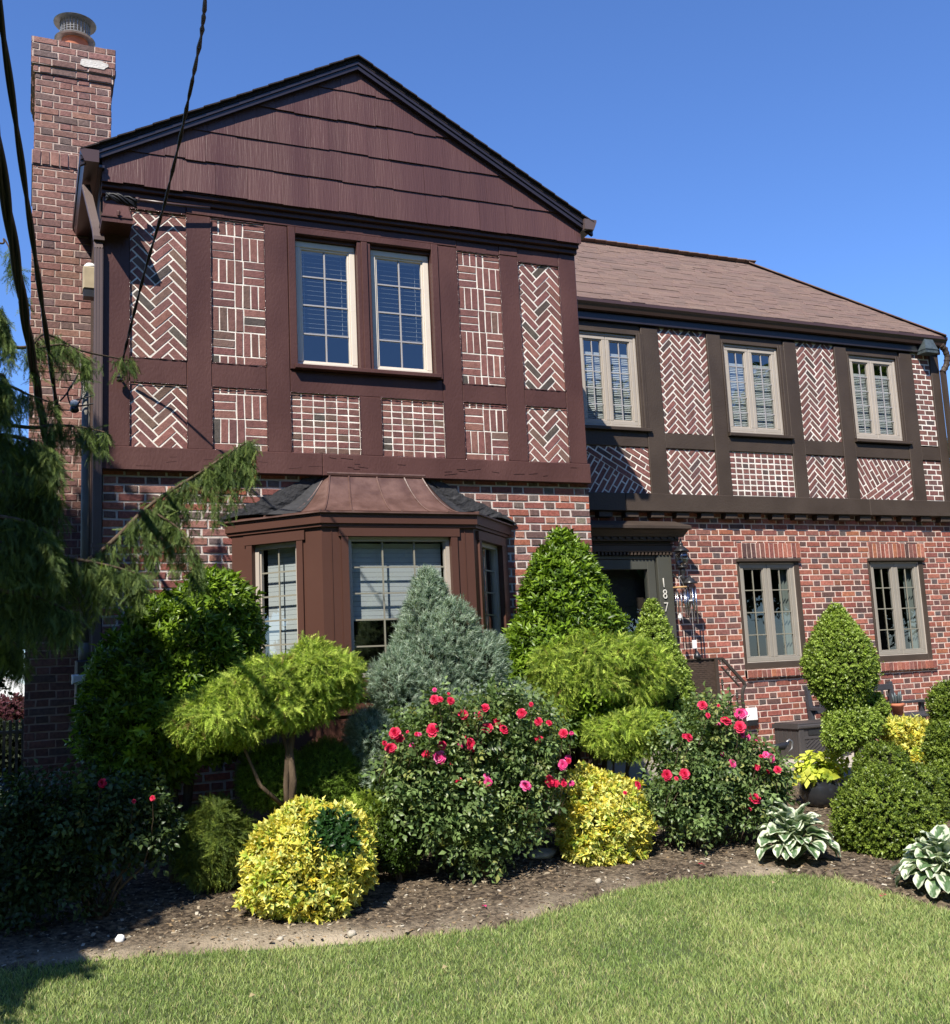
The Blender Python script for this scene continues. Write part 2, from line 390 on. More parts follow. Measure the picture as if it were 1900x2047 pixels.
# --- timber frame of the gabled wing
t = MB(); F = 8.268; B = 8.4
def bd(x0, x1, z0, z1, f=F, b=B, m=t): m.bbox(x0, x1, f, b, z0, z1, .005)
for x0, x1, z1 in ((.517, .72, 5.42), (1.157, 1.351, 5.35), (1.793, 1.99, 5.35), (3.355, 3.541, 5.35), (3.967, 4.154, 5.33), (4.583, 4.765, 5.42)): bd(x0, x1, Lb, z1, F-random.uniform(0, .004))
bd(2.585, 2.775, Lb, 3.905)
for x0, x1, a, b in ((.72, 1.157, 3.911, 4.11), (1.351, 1.793, 3.911, 4.11), (1.99, 3.355, 3.905, 4.095), (3.541, 3.967, 3.911, 4.078), (4.154, 4.583, 3.911, 4.072)): bd(x0+.001, x1-.001, a, b, F+.003)
bd(.72, 1.157, 5.34, 5.42, F+.001); bd(1.157, 3.541, 5.352, 5.42, F-.006); bd(1.351, 1.793, 5.342, 5.351, F+.004); bd(3.541, 3.967, 5.324, 5.42, F+.001); bd(3.967, 4.154, 5.332, 5.42, F-.006); bd(4.154, 4.583, 5.287, 5.42, F+.001)
tf = hp(t.build('timber_frame', M['timber'])); tag(tf, 'glossy plum brown timbers')
t = MB(); t2 = MB(); bd(.5, 2.24, 3.205, 3.389, 8.245, 8.4, t); bd(2.243, 4.78, 3.205, 3.388, 8.247, 8.4, t2)
for _ in range(26):   # adze nicks
    x = random.uniform(.6, 4.7); z = random.uniform(3.23, 3.36); L = random.uniform(.02, .06)
    (t if x < 2.2 else t2).obox((x, 8.2445, z), (L, 0, L*random.uniform(-.15, .15)), (0, .0012, 0), (0, 0, .003))
hp(t.build('jetty_beam', M['timber'])); hp(t2.build('jetty_beam', M['timber']))
t = MB()   # stepped cornice moulding under the shingled gable
t.bbox(.505, 4.775, 8.235, 8.4, 5.421, 5.462); t.bbox(.502, 4.778, 8.20, 8.4, 5.463, 5.499)
hp(t.build('cornice_moulding', M['timber']))
# --- shingled gable
SL = .55      # roof slope
ZT = 6.86
mb = MB(); zs = [5.502, 5.785, 6.055, 6.35, 6.63, 6.95]
for i in range(5):
    z0, z1 = zs[i], zs[i+1]+.03; x = .5
    while x < 4.79:
        w = random.choice((.16, .19, .22, .26, .3)); xa, xb = x, min(x+w, 4.79); x += w
        p = rect(xa+.0009, xb-.0009, z0+random.uniform(-.007, .006), z1)
        p = clip(p, -SL, 1, ZT-2.617*SL); p = clip(p, SL, 1, ZT+2.617*SL) if len(p) > 2 else p
        if len(p) < 3 or area(p) < 1e-4: continue
        k = random.uniform(.92, 1.1); c = (.094*k, .046*k, .043*k); n = len(p)
        yf = lambda q: 8.170+(q[1]-z0)*.045+dd
        dd = random.uniform(-.002, .002)
        vs = [(a[0], yf(a), a[1]) for a in p]+[(a[0], yf(a)+.012, a[1]) for a in p]
        mb.add(vs, [tuple(range(n))]+[(i2, n+i2, n+(i2+1) % n, (i2+1) % n) for i2 in range(n)], 0, c)
mb.add([(.5, 8.2, 5.503), (4.785, 8.2, 5.503), (4.785, 8.2, 5.72), (2.617, 8.2, 6.88), (.5, 8.2, 5.72)], [(0, 1, 2, 3, 4)], 0, (.05, .025, .027))
mb.box(.5, 4.785, 8.185, 8.4, 5.4995, 5.5015, 0, (.08, .04, .042))
hp(mb.build('gable_siding', M['siding']))
# --- gabled wing roof with rake boards
def slab(mb, a, b, y0, y1, th, mi=0, col=(1, 1, 1)):      # roof slab between (x,z) a and b
    (xa, za), (xb, zb) = a, b
    mb.add([(xa, y0, za), (xb, y0, zb), (xb, y1, zb), (xa, y1, za), (xa, y0, za-th), (xb, y0, zb-th), (xb, y1, zb-th), (xa, y1, za-th)],
           [(0, 1, 2, 3), (7, 6, 5, 4), (0, 4, 5, 1), (1, 5, 6, 2), (2, 6, 7, 3), (3, 7, 4, 0)], mi, col)
rf = MB(); AP = (2.617, 6.94); EL = (.34, 6.94-(2.617-.34)*SL); ER = (4.90, 6.94-(4.9-2.617)*SL)
dk = (.035, .028, .03)
slab(rf, EL, AP, 8.12, 13.5, .03, 0, dk); slab(rf, AP, ER, 8.12, 13.5, .03, 0, dk)
for s, (E_, A_) in ((1, (EL, AP)), (-1, (AP, ER))):       # shingle butts along the rake
    n = 17
    for k in range(n):
        u = (k+.5)/n; x = E_[0]+(A_[0]-E_[0])*u; z = E_[1]+(A_[1]-E_[1])*u
        dx = (A_[0]-E_[0])/n; dz = (A_[1]-E_[1])/n
        rf.obox((x, 8.118, z+.010), (dx*.5, 0, dz*.5-.004*s), (0, .03, 0), (0, 0, .006), 0, dk)
ro = hp(rf.build('gable_roof', M['roofing']))
fb = MB(); slab(fb, (EL[0], EL[1]-.031), (AP[0], AP[1]-.031), 8.128, 8.163, .075); slab(fb, (AP[0], AP[1]-.031), (ER[0], ER[1]-.031), 8.128, 8.163, .075)
slab(fb, (EL[0], EL[1]-.04), (AP[0], AP[1]-.04), 8.116, 8.128, .025); slab(fb, (AP[0], AP[1]-.04), (ER[0], ER[1]-.04), 8.116, 8.128, .025)
hp(fb.build('rake_board', M['fascia']))
def gutter(y0, y1, x0, x1, z, axis='y', m='gutter'):
    mb = MB()
    if axis == 'y':
        mb.add([(x0, y0, z), (x0, y0, z-.02), (x0+(x1-x0)*.25, y0, z-.1), (x1, y0, z-.1), (x1, y0, z),
                (x0, y1, z), (x0, y1, z-.02), (x0+(x1-x0)*.25, y1, z-.1), (x1, y1, z-.1), (x1, y1, z)],
               [(0, 1, 2, 3, 4), (9, 8, 7, 6, 5)]+[(i, (i+1) % 5+0, (i+1) % 5+5, i+5) for i in range(5)])
    return mb
hp(gutter(8.09, 9.58, .335, .475, 5.705).build('gutter', M['gutter']))
hp(gutter(8.09, 9.6, 4.925, 4.795, 5.72).build('gutter', M['gutter2']))
sf = MB(); sf.box(.476, .517, 8.12, 9.58, 5.58, 5.60); sf.box(4.765, 4.80, 8.2, 9.4, 5.6, 5.62); [hp(o) for o in split_build(sf, 'soffit', M['fascia'])]
# --- lower walls (Flemish bond), with holes for bay and windows
bayhole = (1.62, 3.80, .85, 2.74)
lw = brickwork('front_wall', None, flemish(.5, 4.79, .2, 3.25, .0165, off=.06), (.53, 4.785, .2, 3.25), [bayhole], 'left', 'lefth', (0, 8.325, 0), FX, FZ, FN, 'mortar_g', proud=.007, jit=.003)
hp(lw)
LW = [(7.56, 8.457, 1.405, 2.667), (9.53, 10.43, 1.405, 2.662)]
sold = [(7.585, 8.51, 2.68, 2.862), (9.57, 10.495, 2.675, 2.862)]
rowl = [(7.555, 8.51, 1.30, 1.395), (9.54, 10.46, 1.29, 1.395)]
DOOR = (5.17, 6.57, .3, 2.9)
lw2 = hp(brickwork('side_wing_wall', None, flemish(4.9, 11.02, .25, 3.2, .0155), (4.6, 11.0, .2, 3.2), LW+sold+rowl+[DOOR], 'red', 'redh', (0, 9.84, 0), FX, FZ, FN, 'mortar_c', proud=.006, jit=.002))
for r in sold: hp(brickwork('brick_lintel', None, soldier(*r), r, [], 'red', None, (0, 9.838, 0), FX, FZ, FN, 'mortar_c'))
for r in rowl:
    sb = brickwork('brick_sill', None, soldier(*r, w=.068), r, [], 'red', 'redh', (0, 9.80, 0), FX, FZ, FN, 'mortar_c', proud=.01)
    hp(sb); mb = MB(); mb.box(r[0], r[1], 9.802, 9.84, r[2]-.002, r[2]+.0005); mb.box(r[0], r[1], 9.802, 9.84, r[3]-.002, r[3]); hp(mb.build('brick_sill_bed', M['mortar_c']))
# --- side wing brick panels
G = 2.333+1.6; H = 1.806+1.6; GB = 4.115
dg = math.radians
for (x0, x1) in ((6.668, 7.343), (8.671, 9.273)):
    panel('G', herring((x0+x1)/2, 4.7, .064, .017), x0, x1, GB, 5.36, W2Y, 'upB', 'mortar_w', label='tall herringbone brick panel of the recessed wing', face='brick', proud=.005)
    panel('G', herring((x0+x1)/2, 3.66, .064, .017), x0, x1, H, G, W2Y, 'upB', 'mortar_w', label='small herringbone brick panel of the recessed wing', face='brick', proud=.005)
panel('K', checker(7.535, 8.472, H, G, 10, 8, .018), 7.535, 8.472, H, G, W2Y, 'upB', 'mortar_w', face='brick', label='whitewashed checkered brick panel', proud=.004)
def fan(x0, x1, flip):
    # diagonal seam from one lower corner to the other upper corner
    if not flip: a, b = (x0, H), (x1, G-.02)
    else: a, b = (x1, H), (x0+.2, G)
    dx, dz = b[0]-a[0], b[1]-a[1]; nx, nz = -dz, dx; cc = nx*a[0]+nz*a[1]
    th = math.atan2(dz, dx)
    lo = running(0, 0, 0, 0, ang=th, o=a, j=.017); hi = running(0, 0, 0, 0, ang=th+(math.radians(90) if not flip else math.radians(-95)), o=a, j=.017)
    mb = []
    for bricks, s in ((lo, 1), (hi, -1)):
        for p, k in bricks:
            p = clip(p, nx*s, nz*s, cc*s)
            if len(p) > 2: mb.append((p, k))
    panel('F', mb, x0, x1, H, G, W2Y, 'upB', 'mortar_w', face='brick', label='fan patterned brick panel', proud=.005)
fan(9.47, 10.36, False); fan(5.3, 6.45, True)
for z0, z1 in ((H, 3.93), (4.13, 5.36)):
    panel('I', running(10.56, 10.88, z0, z1, L=.155, ph=.068, j=.017, o=(10.56, z0)), 10.56, 10.885, z0, z1, W2Y, 'upB', 'mortar_w', face='brick', label='narrow running bond brick strip')
# --- side wing timbers
t = MB(); F2 = 9.762
for x0, x1 in ((6.43, 6.66), (7.34, 7.535), (8.474, 8.665), (9.268, 9.46), (10.352, 10.56)): bd(x0, x1, 3.397, 5.345, F2-random.uniform(.0, .004), 9.87, t)
bd(10.882, 11.03, 3.397, 5.37, F2, 9.87, t)
for x0, x1 in ((5.1, 6.428), (6.662, 7.338), (7.537, 8.472), (8.667, 9.266), (9.462, 10.35), (10.562, 10.88)): bd(x0, x1, 3.934, 4.108, F2+.006, 9.87, t)
for x0, x1 in ((5.1, 6.428), (7.537, 8.472), (9.462, 10.35)):   # boards over the windows
    bd(x0, x1, 5.27, 5.36, F2+.02, 9.87, t)
tag(hp(t.build('timber_frame', M['timber2'])), 'matt umber timbers of the recessed wing')
t = MB(); t.bbox(4.78, 6.05, 9.715, 9.87, 3.197, 3.395, .005); t.bbox(6.053, 9.55, 9.712, 9.87, 3.197, 3.395, .005); t.bbox(9.553, 11.06, 9.715, 9.87, 3.197, 3.395, .005)
[hp(o) for o in split_build(t, 'jetty_beam', M['timber2'])]
t = MB(); x = 5.05
while x < 10.9: t.bbox(x, x+.17, 9.745, 9.86, 3.13, 3.195); x += .335
[hp(o) for o in split_build(t, 'joist_end', M['timber2'])]
# --- windows
def casement(parent, x0, x1, z0, z1, Y, fw, fm, mm, nr, depth=.05, glass='glass', mw=.014, nc=2):
    """one sash: frame ring, glass, muntins. Y is the front of the frame"""
    fr = MB()
    for a, b, c, d in ((x0, x1, z1-fw, z1), (x0, x1, z0, z0+fw), (x0, x0+fw, z0+fw, z1-fw), (x1-fw, x1, z0+fw, z1-fw)):
        fr.bbox(a, b, Y, Y+depth, c, d, .004)
    k = fw*.3                                    # inner bead set back
    ix0, ix1, iz0, iz1 = x0+fw, x1-fw, z0+fw, z1-fw
    for a, b, c, d in ((ix0, ix1, iz1-k, iz1), (ix0, ix1, iz0, iz0+k), (ix0, ix0+k, iz0+k, iz1-k), (ix1-k, ix1, iz0+k, iz1-k)):
        fr.bbox(a, b, Y+.012, Y+depth, c, d, .003)
    f = fr.build('frame', M[fm], parent)
    g = MB(); gy = Y+.03; g.add([(ix0, gy, iz0), (ix1, gy, iz0), (ix1, gy, iz1), (ix0, gy, iz1)], [(0, 1, 2, 3)]); gl = g.build('pane', M[glass], parent)
    mu = MB()
    for i in range(1, nc):
        xm = ix0+(ix1-ix0)*i/nc; mu.bbox(xm-mw/2, xm+mw/2, gy-.012, gy-.002, iz0+k, iz1-k, .002)
    for i in range(1, nr):
        zm = iz0+(iz1-iz0)*i/nr; mu.bbox(ix0+k, ix1-k, gy-.011, gy-.0025, zm-mw/2, zm+mw/2, .002)
    m_ = mu.build('glazing_bars', M[mm], parent)
    return [f, gl, m_]
def blinds(x0, x1, z0, z1, Y, pitch=.032, tilt=.5, broken=0, mt='blind'):
    mb = MB(); z = z0
    while z < z1:
        dz = random.uniform(-.002, .002)
        mb.obox(((x0+x1)/2, Y, z+dz), ((x1-x0)/2, 0, 0), (0, .011*math.cos(tilt), .011*math.sin(tilt)), (0, -.0008*math.sin(tilt), .0008*math.cos(tilt))); z += pitch
    mb.box(x0, x1, Y-.015, Y+.015, z1, z1+.03)
    for x in (x0+.1*(x1-x0), x1-.1*(x1-x0)): mb.box(x-.001, x+.001, Y-.001, Y+.001, z0, z1)
    mb.box(x0, x1, Y-.012, Y+.012, z0-.025, z0-.012)
    return mb
def window(label, loc, fn):
    w = empty('window', loc); hp(w); tag(w, label); inv = Matrix.Translation((-loc[0], -loc[1], -loc[2]))
    # keep an Empty only as a grouping part: its children stay in world coordinates
    for o in fn(None):
        o.parent = w; o.matrix_parent_inverse = inv
    w.matrix_parent_inverse = HI
    return w
def win_gable(p):
    out = []; Y = 8.325; k = Y/8.27
    c = MB()   # brown casing
    c.bbox(1.992, 2.055, 8.252, 8.40, 4.10, 5.35); c.bbox(3.29, 3.353, 8.252, 8.40, 4.10, 5.35); c.bbox(2.057, 3.288, 8.252, 8.40, 5.292, 5.35)
    c.bbox(2.60, 2.722, 8.262, 8.40, 4.135, 5.29); c.bbox(2.635, 2.688, 8.245, 8.264, 4.135, 5.288)
    c.bbox(2.057, 2.598, 8.30, 8.40, 5.26, 5.291); c.bbox(2.724, 3.288, 8.30, 8.40, 5.26, 5.291)
    out.append(c.build('casing', M['timber']))
    s = MB(); s.bbox(2.02, 3.32, 8.20, 8.31, 4.098, 4.134); out.append(s.build('sill', M['timber']))
    for a, b in ((2.06, 2.597), (2.733, 3.283)):
        out += casement(None, a, b, 4.137, 5.258, Y, .052, 'frame_w', 'muntin', 4)
        out.append(blinds(a+.06, b-.06, 4.48, 5.19, Y+.09, .042, .35).build('blind', M['blind']))
    return out
window('twin casement window with cream frames under the gable', (2.66, 8.3, 4.1), win_gable)
def win_side(x0, x1, z0, z1, xm):
    def f(p):
        out = []; Y = 9.79
        c = MB()
        c.bbox(x0-.03, x0, 9.752, 9.87, z0, z1); c.bbox(x1, x1+.09, 9.752, 9.87, z0, z1+.03); c.bbox(x0-.03, x1, 9.752, 9.87, z1, z1+.03)
        c.bbox(x1+.03, x1+.06, 9.742, 9.753, z0, z1+.03)
        out.append(c.build('casing', M['timber2']))
        s = MB(); s.bbox(x0-.03, x1+.11, 9.72, 9.87, z0-.042, z0-.004); out.append(s.build('sill', M['timber2']))
        b = MB()
        for a_, b_, c_, d_ in ((x0, x1, z1-.03, z1), (x0, x1, z0, z0+.03), (x0, x0+.03, z0+.03, z1-.03), (x1-.03, x1, z0+.03, z1-.03)): b.bbox(a_, b_, Y-.012, Y+.06, c_, d_)
        out.append(b.build('outer_frame', M['frame_t']))
        for a, bb in ((x0+.031, xm-.002), (xm+.002, x1-.031)):
            out += casement(None, a, bb, z0+.031, z1-.031, Y-.004, .045, 'frame_t', 'muntin', 5, mw=.012)
            out.append(blinds(a+.035, bb-.035, z0+.06, z1-.24, Y+.08, .021, 1.05).build('blind', M['blind']))
        return out
    return f
window('paired casement of the recessed wing beside the gabled wing', (6, 9.8, 4.1), win_side(5.60, 6.36, 4.15, 5.235, 5.965))
window('paired casement in the middle of the recessed wing', (7.9, 9.8, 4.1), win_side(7.57, 8.37, 4.155, 5.245, 7.95))
window('paired casement near the end downspout', (9.9, 9.8, 4.1), win_side(9.49, 10.27, 4.165, 5.25, 9.87))
def win_low(x0, x1):
    def f(p):
        out = []; z0, z1 = 1.405, 2.665; Y = 9.845; c = MB()
        c.bbox(x0, x0+.03, 9.825, 9.93, z0, z1); c.bbox(x1-.07, x1, 9.825, 9.93, z0, z1); c.bbox(x0+.03, x1-.07, 9.825, 9.93, z0, z0+.065); c.bbox(x0+.03, x1-.07, 9.825, 9.93, z1-.04, z1)
        c.bbox(x0-.01, x1+.012, 9.79, 9.84, z1-.028, z1+.008)
        out.append(c.build('casing', M['timber2']))
        b = MB(); fx0, fx1, fz0, fz1 = x0+.031, x1-.071, z0+.066, z1-.041
        for a_, b_, c_, d_ in ((fx0, fx1, fz1-.012, fz1), (fx0, fx1, fz0, fz0+.012), (fx0, fx0+.012, fz0+.012, fz1-.012), (fx1-.012, fx1, fz0+.012, fz1-.012)): b.bbox(a_, b_, Y-.012, Y+.06, c_, d_)
        out.append(b.build('outer_frame', M['frame_t']))
        xm = (fx0+fx1)/2+.005
        for a, bb in ((fx0+.013, xm-.003), (xm+.003, fx1-.013)):
            out += casement(None, a, bb, fz0+.013, fz1-.013, Y, .047, 'frame_g', 'muntin_g', 4, glass='glass_c', mw=.013)
        q = MB(); n = 14                                            # curtain pulled to the right
        for i in range(n):
            xa = x1-.22+.2*i/n; xb = x1-.22+.2*(i+1)/n; ya = 9.96+.02*math.sin(i*2.1); yb = 9.96+.02*math.sin((i+1)*2.1)
            q.add([(xa+.0, ya, z0+.05), (xb, yb, z0+.05), (xb, yb, z1-.05), (xa-(0 if i else 0), ya, z1-.3 if i < 2 else z1-.05)], [(0, 1, 2, 3)])
        out.append(q.build('curtain', M['curtain']))
        return out
    return f
window('downstairs casement between the lantern and the clipped cone', (8, 9.9, 1.4), win_low(7.56, 8.457))
window('downstairs casement above the bench', (10, 9.9, 1.4), win_low(9.535, 10.43))
# --- body behind the facades (mortar backing planes leave the openings free)
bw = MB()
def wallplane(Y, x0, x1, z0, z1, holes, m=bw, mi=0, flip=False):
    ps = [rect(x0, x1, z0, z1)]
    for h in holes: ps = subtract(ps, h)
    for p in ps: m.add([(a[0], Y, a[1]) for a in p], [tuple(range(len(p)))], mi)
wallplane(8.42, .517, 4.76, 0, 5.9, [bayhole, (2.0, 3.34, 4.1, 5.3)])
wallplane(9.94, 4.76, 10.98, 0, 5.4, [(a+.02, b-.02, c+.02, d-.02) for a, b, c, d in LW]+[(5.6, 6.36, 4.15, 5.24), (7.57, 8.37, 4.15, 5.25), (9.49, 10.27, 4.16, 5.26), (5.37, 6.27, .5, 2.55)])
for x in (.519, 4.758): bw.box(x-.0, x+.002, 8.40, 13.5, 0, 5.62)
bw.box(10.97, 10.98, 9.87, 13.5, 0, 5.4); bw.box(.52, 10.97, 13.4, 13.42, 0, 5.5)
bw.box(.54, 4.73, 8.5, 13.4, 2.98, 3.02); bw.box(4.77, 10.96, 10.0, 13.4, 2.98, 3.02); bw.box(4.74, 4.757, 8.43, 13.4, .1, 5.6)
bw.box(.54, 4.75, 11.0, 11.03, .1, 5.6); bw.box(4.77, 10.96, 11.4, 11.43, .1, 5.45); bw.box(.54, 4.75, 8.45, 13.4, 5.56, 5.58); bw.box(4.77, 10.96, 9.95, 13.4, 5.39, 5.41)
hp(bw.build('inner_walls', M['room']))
sw = MB(); sw.box(.5, .518, 8.345, 9.58, .2, 5.6); sw.box(4.766, 4.784, 8.345, 9.8, .2, 5.6)
[hp(o) for o in split_build(sw, 'side_board', M['timber2'])]
# --- side wing roof : hipped, courses of tabs
EVZ = 5.575; EVY = 9.645; RY = 11.35; RZ = 7.04; sl = math.hypot(RY-EVY, RZ-EVZ); HX = 11.09; RX = HX-(RY-EVY)
uz = Vector((0, RY-EVY, RZ-EVZ)).normalized(); nr = Vector((0, -uz.z, uz.y))
tabs = []; c = .085; r = 0; v = 0
PAL['roof'] = [((.165, .11, .09), 5), ((.185, .122, .098), 4), ((.135, .094, .08), 4), ((.2, .135, .108), 1.5)]
while v < sl:
    x = 4.3-random.uniform(0, .2)
    while x < 11.2:
        w = random.uniform(.1, .3); tabs.append((rect(x, x+w-.004, v+.001, v+c), 's')); x += w
    v += c
sr = (HX-RX)/sl
rfo = brickwork('wing_roof', None, tabs, (4.4, HX, 0, sl), [], 'roof', None, (0, EVY, EVZ), FX, uz, nr, 'roofing', 'roofing', proud=.011, jit=0,
    clips=[(1, sr, HX)])
hp(rfo)
mb = MB()   # hip side, rear slope, ridge cap
mb.add([(HX, EVY, EVZ), (HX, 13.5, EVZ), (RX, RY+.6, RZ), (RX, RY, RZ)], [(0, 1, 2, 3)], 0, (.16, .11, .09))
mb.add([(4.4, RY, RZ), (RX, RY, RZ), (RX, RY+.6, RZ), (HX, 13.5, EVZ), (4.4, 13.5, EVZ)], [(0, 1, 2, 3, 4)], 0, (.16, .11, .09))
for k in range(31):
    x = 4.4+k*.163; mb.obox((x+.08, RY, RZ+.012), (.085, 0, .003), (0, .06, -.03), (0, .002, .006), 0, pick('roof')); 
for k in range(19):
    a = Vector((HX, EVY, EVZ+.01)); b = Vector((RX, RY, RZ+.015)); p = a.lerp(b, (k+.5)/19); d = (b-a)/38
    s_ = Vector((.06, .06, 0)); mb.obox(p, d, s_*.9, (0, 0, .007), 0, pick('roof'))
hp(mb.build('hip_and_ridge', M['roofing']))
mb = MB(); mb.bbox(4.79, 11.05, 9.735, 9.86, 5.365, 5.455); mb.box(4.79, 11.05, 9.755, 9.86, 5.456, 5.56)
[hp(o) for o in split_build(mb, 'frieze_board', M['fascia'])]
def kgutter(x0, x1, y, z):
    mb = MB(); pr = [(y+.11, z), (y+.11, z-.11), (y+.045, z-.11), (y+.02, z-.055), (y, z-.035), (y, z), (y+.012, z+.0), (y+.012, z-.03), (y+.1, z-.03)]
    n = len(pr); mb.add([(x0, a, b) for a, b in pr]+[(x1, a, b) for a, b in pr], [tuple(range(n))[::-1], tuple(range(n, 2*n))]+[(i, (i+1) % n, (i+1) % n+n, i+n) for i in range(n)])
    return mb
hp(kgutter(4.79, 11.1, 9.635, 5.575).build('gutter', M['gutter']))
# --- downspouts
def spout(path, w=.062, d=.05, m='gutter2'):
    mb = MB()
    for a, b in zip(path, path[1:]):
        mb.bar(a, b, w, d, up=(0, 1, 0))
        a_, b_ = Vector(a), Vector(b); dd = (b_-a_)
        for k in (-.33, 0, .33): mb.bar(a_+Vector((k*w, -d*.5, 0)), b_+Vector((k*w, -d*.5, 0)), w*.12, .006, up=(0, 1, 0))
    return mb
dsp = spout([(.40, 8.5, 5.58), (.47, 8.32, 5.15), (.485, 8.235, 4.95), (.485, 8.235, .5)])
hp(dsp.build('downspout', M['gutter2']))
mb = MB(); mb.box(.445, .525, 8.205, 8.268, 5.02, 5.05); mb.box(.445, .525, 8.205, 8.268, 2.6, 2.63); [hp(o) for o in split_build(mb, 'pipe_strap', M['gutter2'])]
mb = MB(); pts = [(11.03, 9.69, 5.47), (11.09, 9.69, 5.42), (11.12, 9.69, 5.33), (11.10, 9.70, 5.22), (11.03, 9.71, 5.12)]
mb.tube(pts, .038, 10); 
for k in range(9):
    u = k/8*3.999; i = int(u); p = Vector(pts[i]).lerp(Vector(pts[i+1]), u-i); q = (Vector(pts[i+1])-Vector(pts[i])).normalized(); mb.tube([p-q*.008, p+q*.008], .043, 10)
mb.bar((11.03, 9.71, 5.12), (11.03, 9.71, .45), .06, .05, up=(0, 1, 0))
hp(mb.build('downspout', M['timber2']))
# --- chimney
chim = empty('chimney', (.3, 10, 0)); hp(chim); tag(chim, 'tall red brick chimney with white mortar patch'); ci = Matrix.Translation((-.3, -10, 0))
def hc(o): o.parent = chim; o.matrix_parent_inverse = ci; return o
cz = 9.6; cx0 = at(66, 500, cz).x; cx1 = at(222, 130, cz).x
chp = brickwork('stack_top', None, flemish(cx0-.1, cx1+.1, .2, 8, .0115, off=.02), (cx0, cx1, .2, 7.3), [], 'chim', None, (0, cz, 0), FX, FZ, FN, 'mortar_p', proud=.006, jit=.0035)
chp = hc(chp)
for xx, nx_ in ((cx0, -1), (cx1, 1)):
    o = brickwork('stack_side', None, flemish(9.4, 10.6, .2, 8, .0115), (cz+.001, 10.5, .2, 7.3), [], 'chim', None, (xx, 0, 0), (0, 1, 0), FZ, (nx_, 0, 0), 'mortar_p', proud=.006)
    hc(o)
ztop = at(80, 78, cz).z; zb1 = at(75, 130, cz).z; zb2 = at(75, 145, cz).z; zc = at(73, 330, cz).z
for z0, z1, e in ((zb2, zb1, .018), (zb1, ztop, .035)):
    o = brickwork('crown', None, flemish(cx0-.1, cx1+.2, z0, z1+.1, .0115), (cx0-e, cx1+e, z0, z1), [], 'chim', None, (0, cz-e, 0), FX, FZ, FN, 'mortar_p', proud=.006, jit=.003)
    hc(o); mb = MB(); mb.box(cx0-e+.001, cx1+e-.001, cz-e+.002, 10.52, z0, z1); hc(mb.build('core', M['mortar_p']))
    for xx, nx_ in ((cx0-e, -1), (cx1+e, 1)):
        hc(brickwork('crown', None, flemish(9.4, 10.6, z0, z1+.1, .0115), (cz-e+.001, 10.5, z0, z1), [], 'chim', None, (xx, 0, 0), (0, 1, 0), FZ, (nx_, 0, 0), 'mortar_p', proud=.006))
# belt of headers and the slightly wider lower stack
e = .022
o = hc(brickwork('belt_course', None, soldier(cx0-e, cx1+e, zc, zc+.14, .075), (cx0-e, cx1+e, zc, zc+.14), [], 'chim', None, (0, cz-e, 0), FX, FZ, FN, 'mortar_p', proud=.012))
mb = MB(); mb.box(cx0-e, cx1+e, cz-e+.002, 10.5, zc, zc+.14); mb.box(cx0+.002, cx1-.002, cz+.01, 10.48, .2, ztop-.01); hc(mb.build('core', M['mortar_p']))
e = .012
hc(brickwork('stack', None, flemish(cx0-.1, cx1+.1, .2, zc, .0115, off=.05), (cx0-e, cx1+e, .2, zc), [], 'chim', None, (0, cz-e, 0), FX, FZ, FN, 'mortar_p', proud=.006, jit=.0035))
mb = MB()   # mortar repair patch near the top
c0 = at(187, 128, cz-.045); pts = []
for k in range(16):
    a = 2*math.pi*k/16; ca_, sa_ = math.cos(a), math.sin(a); pts.append((c0.x+.125*math.copysign(abs(ca_)**.5, ca_)*random.uniform(.85, 1.1), cz-.048, c0.z+.042*math.copysign(abs(sa_)**.5, sa_)*random.uniform(.8, 1.1)))
mb.add(pts+[(x, cz-.036, z) for x, _, z in pts], [tuple(range(16))]+[(i, 16+i, 16+(i+1) % 16, (i+1) % 16) for i in range(16)]); hc(mb.build('cement_patch', M['patch']))
pc = at(150, 78, 9.86); pc.z = ztop+.07
mb = MB(); mb.lathe(pc, [(.12, -.09), (.125, 0), (.12, .14), (.128, .15), (.128, .165), (.10, .17)], 24); pot_o = hc(mb.build('flue_pot', M['terra'], smooth=True))
mb = MB(); mb.lathe(pc+Vector((0, 0, .165)), [(.17, -.045), (.185, -.035), (.15, -.005), (.12, .012)], 28)
for k in range(26):
    a = 2*math.pi*k/26; mb.bar(pc+Vector((.135*math.cos(a), .135*math.sin(a), .17)), pc+Vector((.135*math.cos(a), .135*math.sin(a), .30)), .005)
for z in (.195, .22, .245, .27):
    p = [pc+Vector((.135*math.cos(2*math.pi*k/26), .135*math.sin(2*math.pi*k/26), z)) for k in range(27)]; mb.tube(p, .0025, 5, cap=False)
mb.lathe(pc+Vector((0, 0, .30)), [(.19, 0), (.195, .006), (.16, .03), (.08, .05), (.01, .055)], 28)
o = mb.build('spark_arrestor', M['steel']); hc(o)
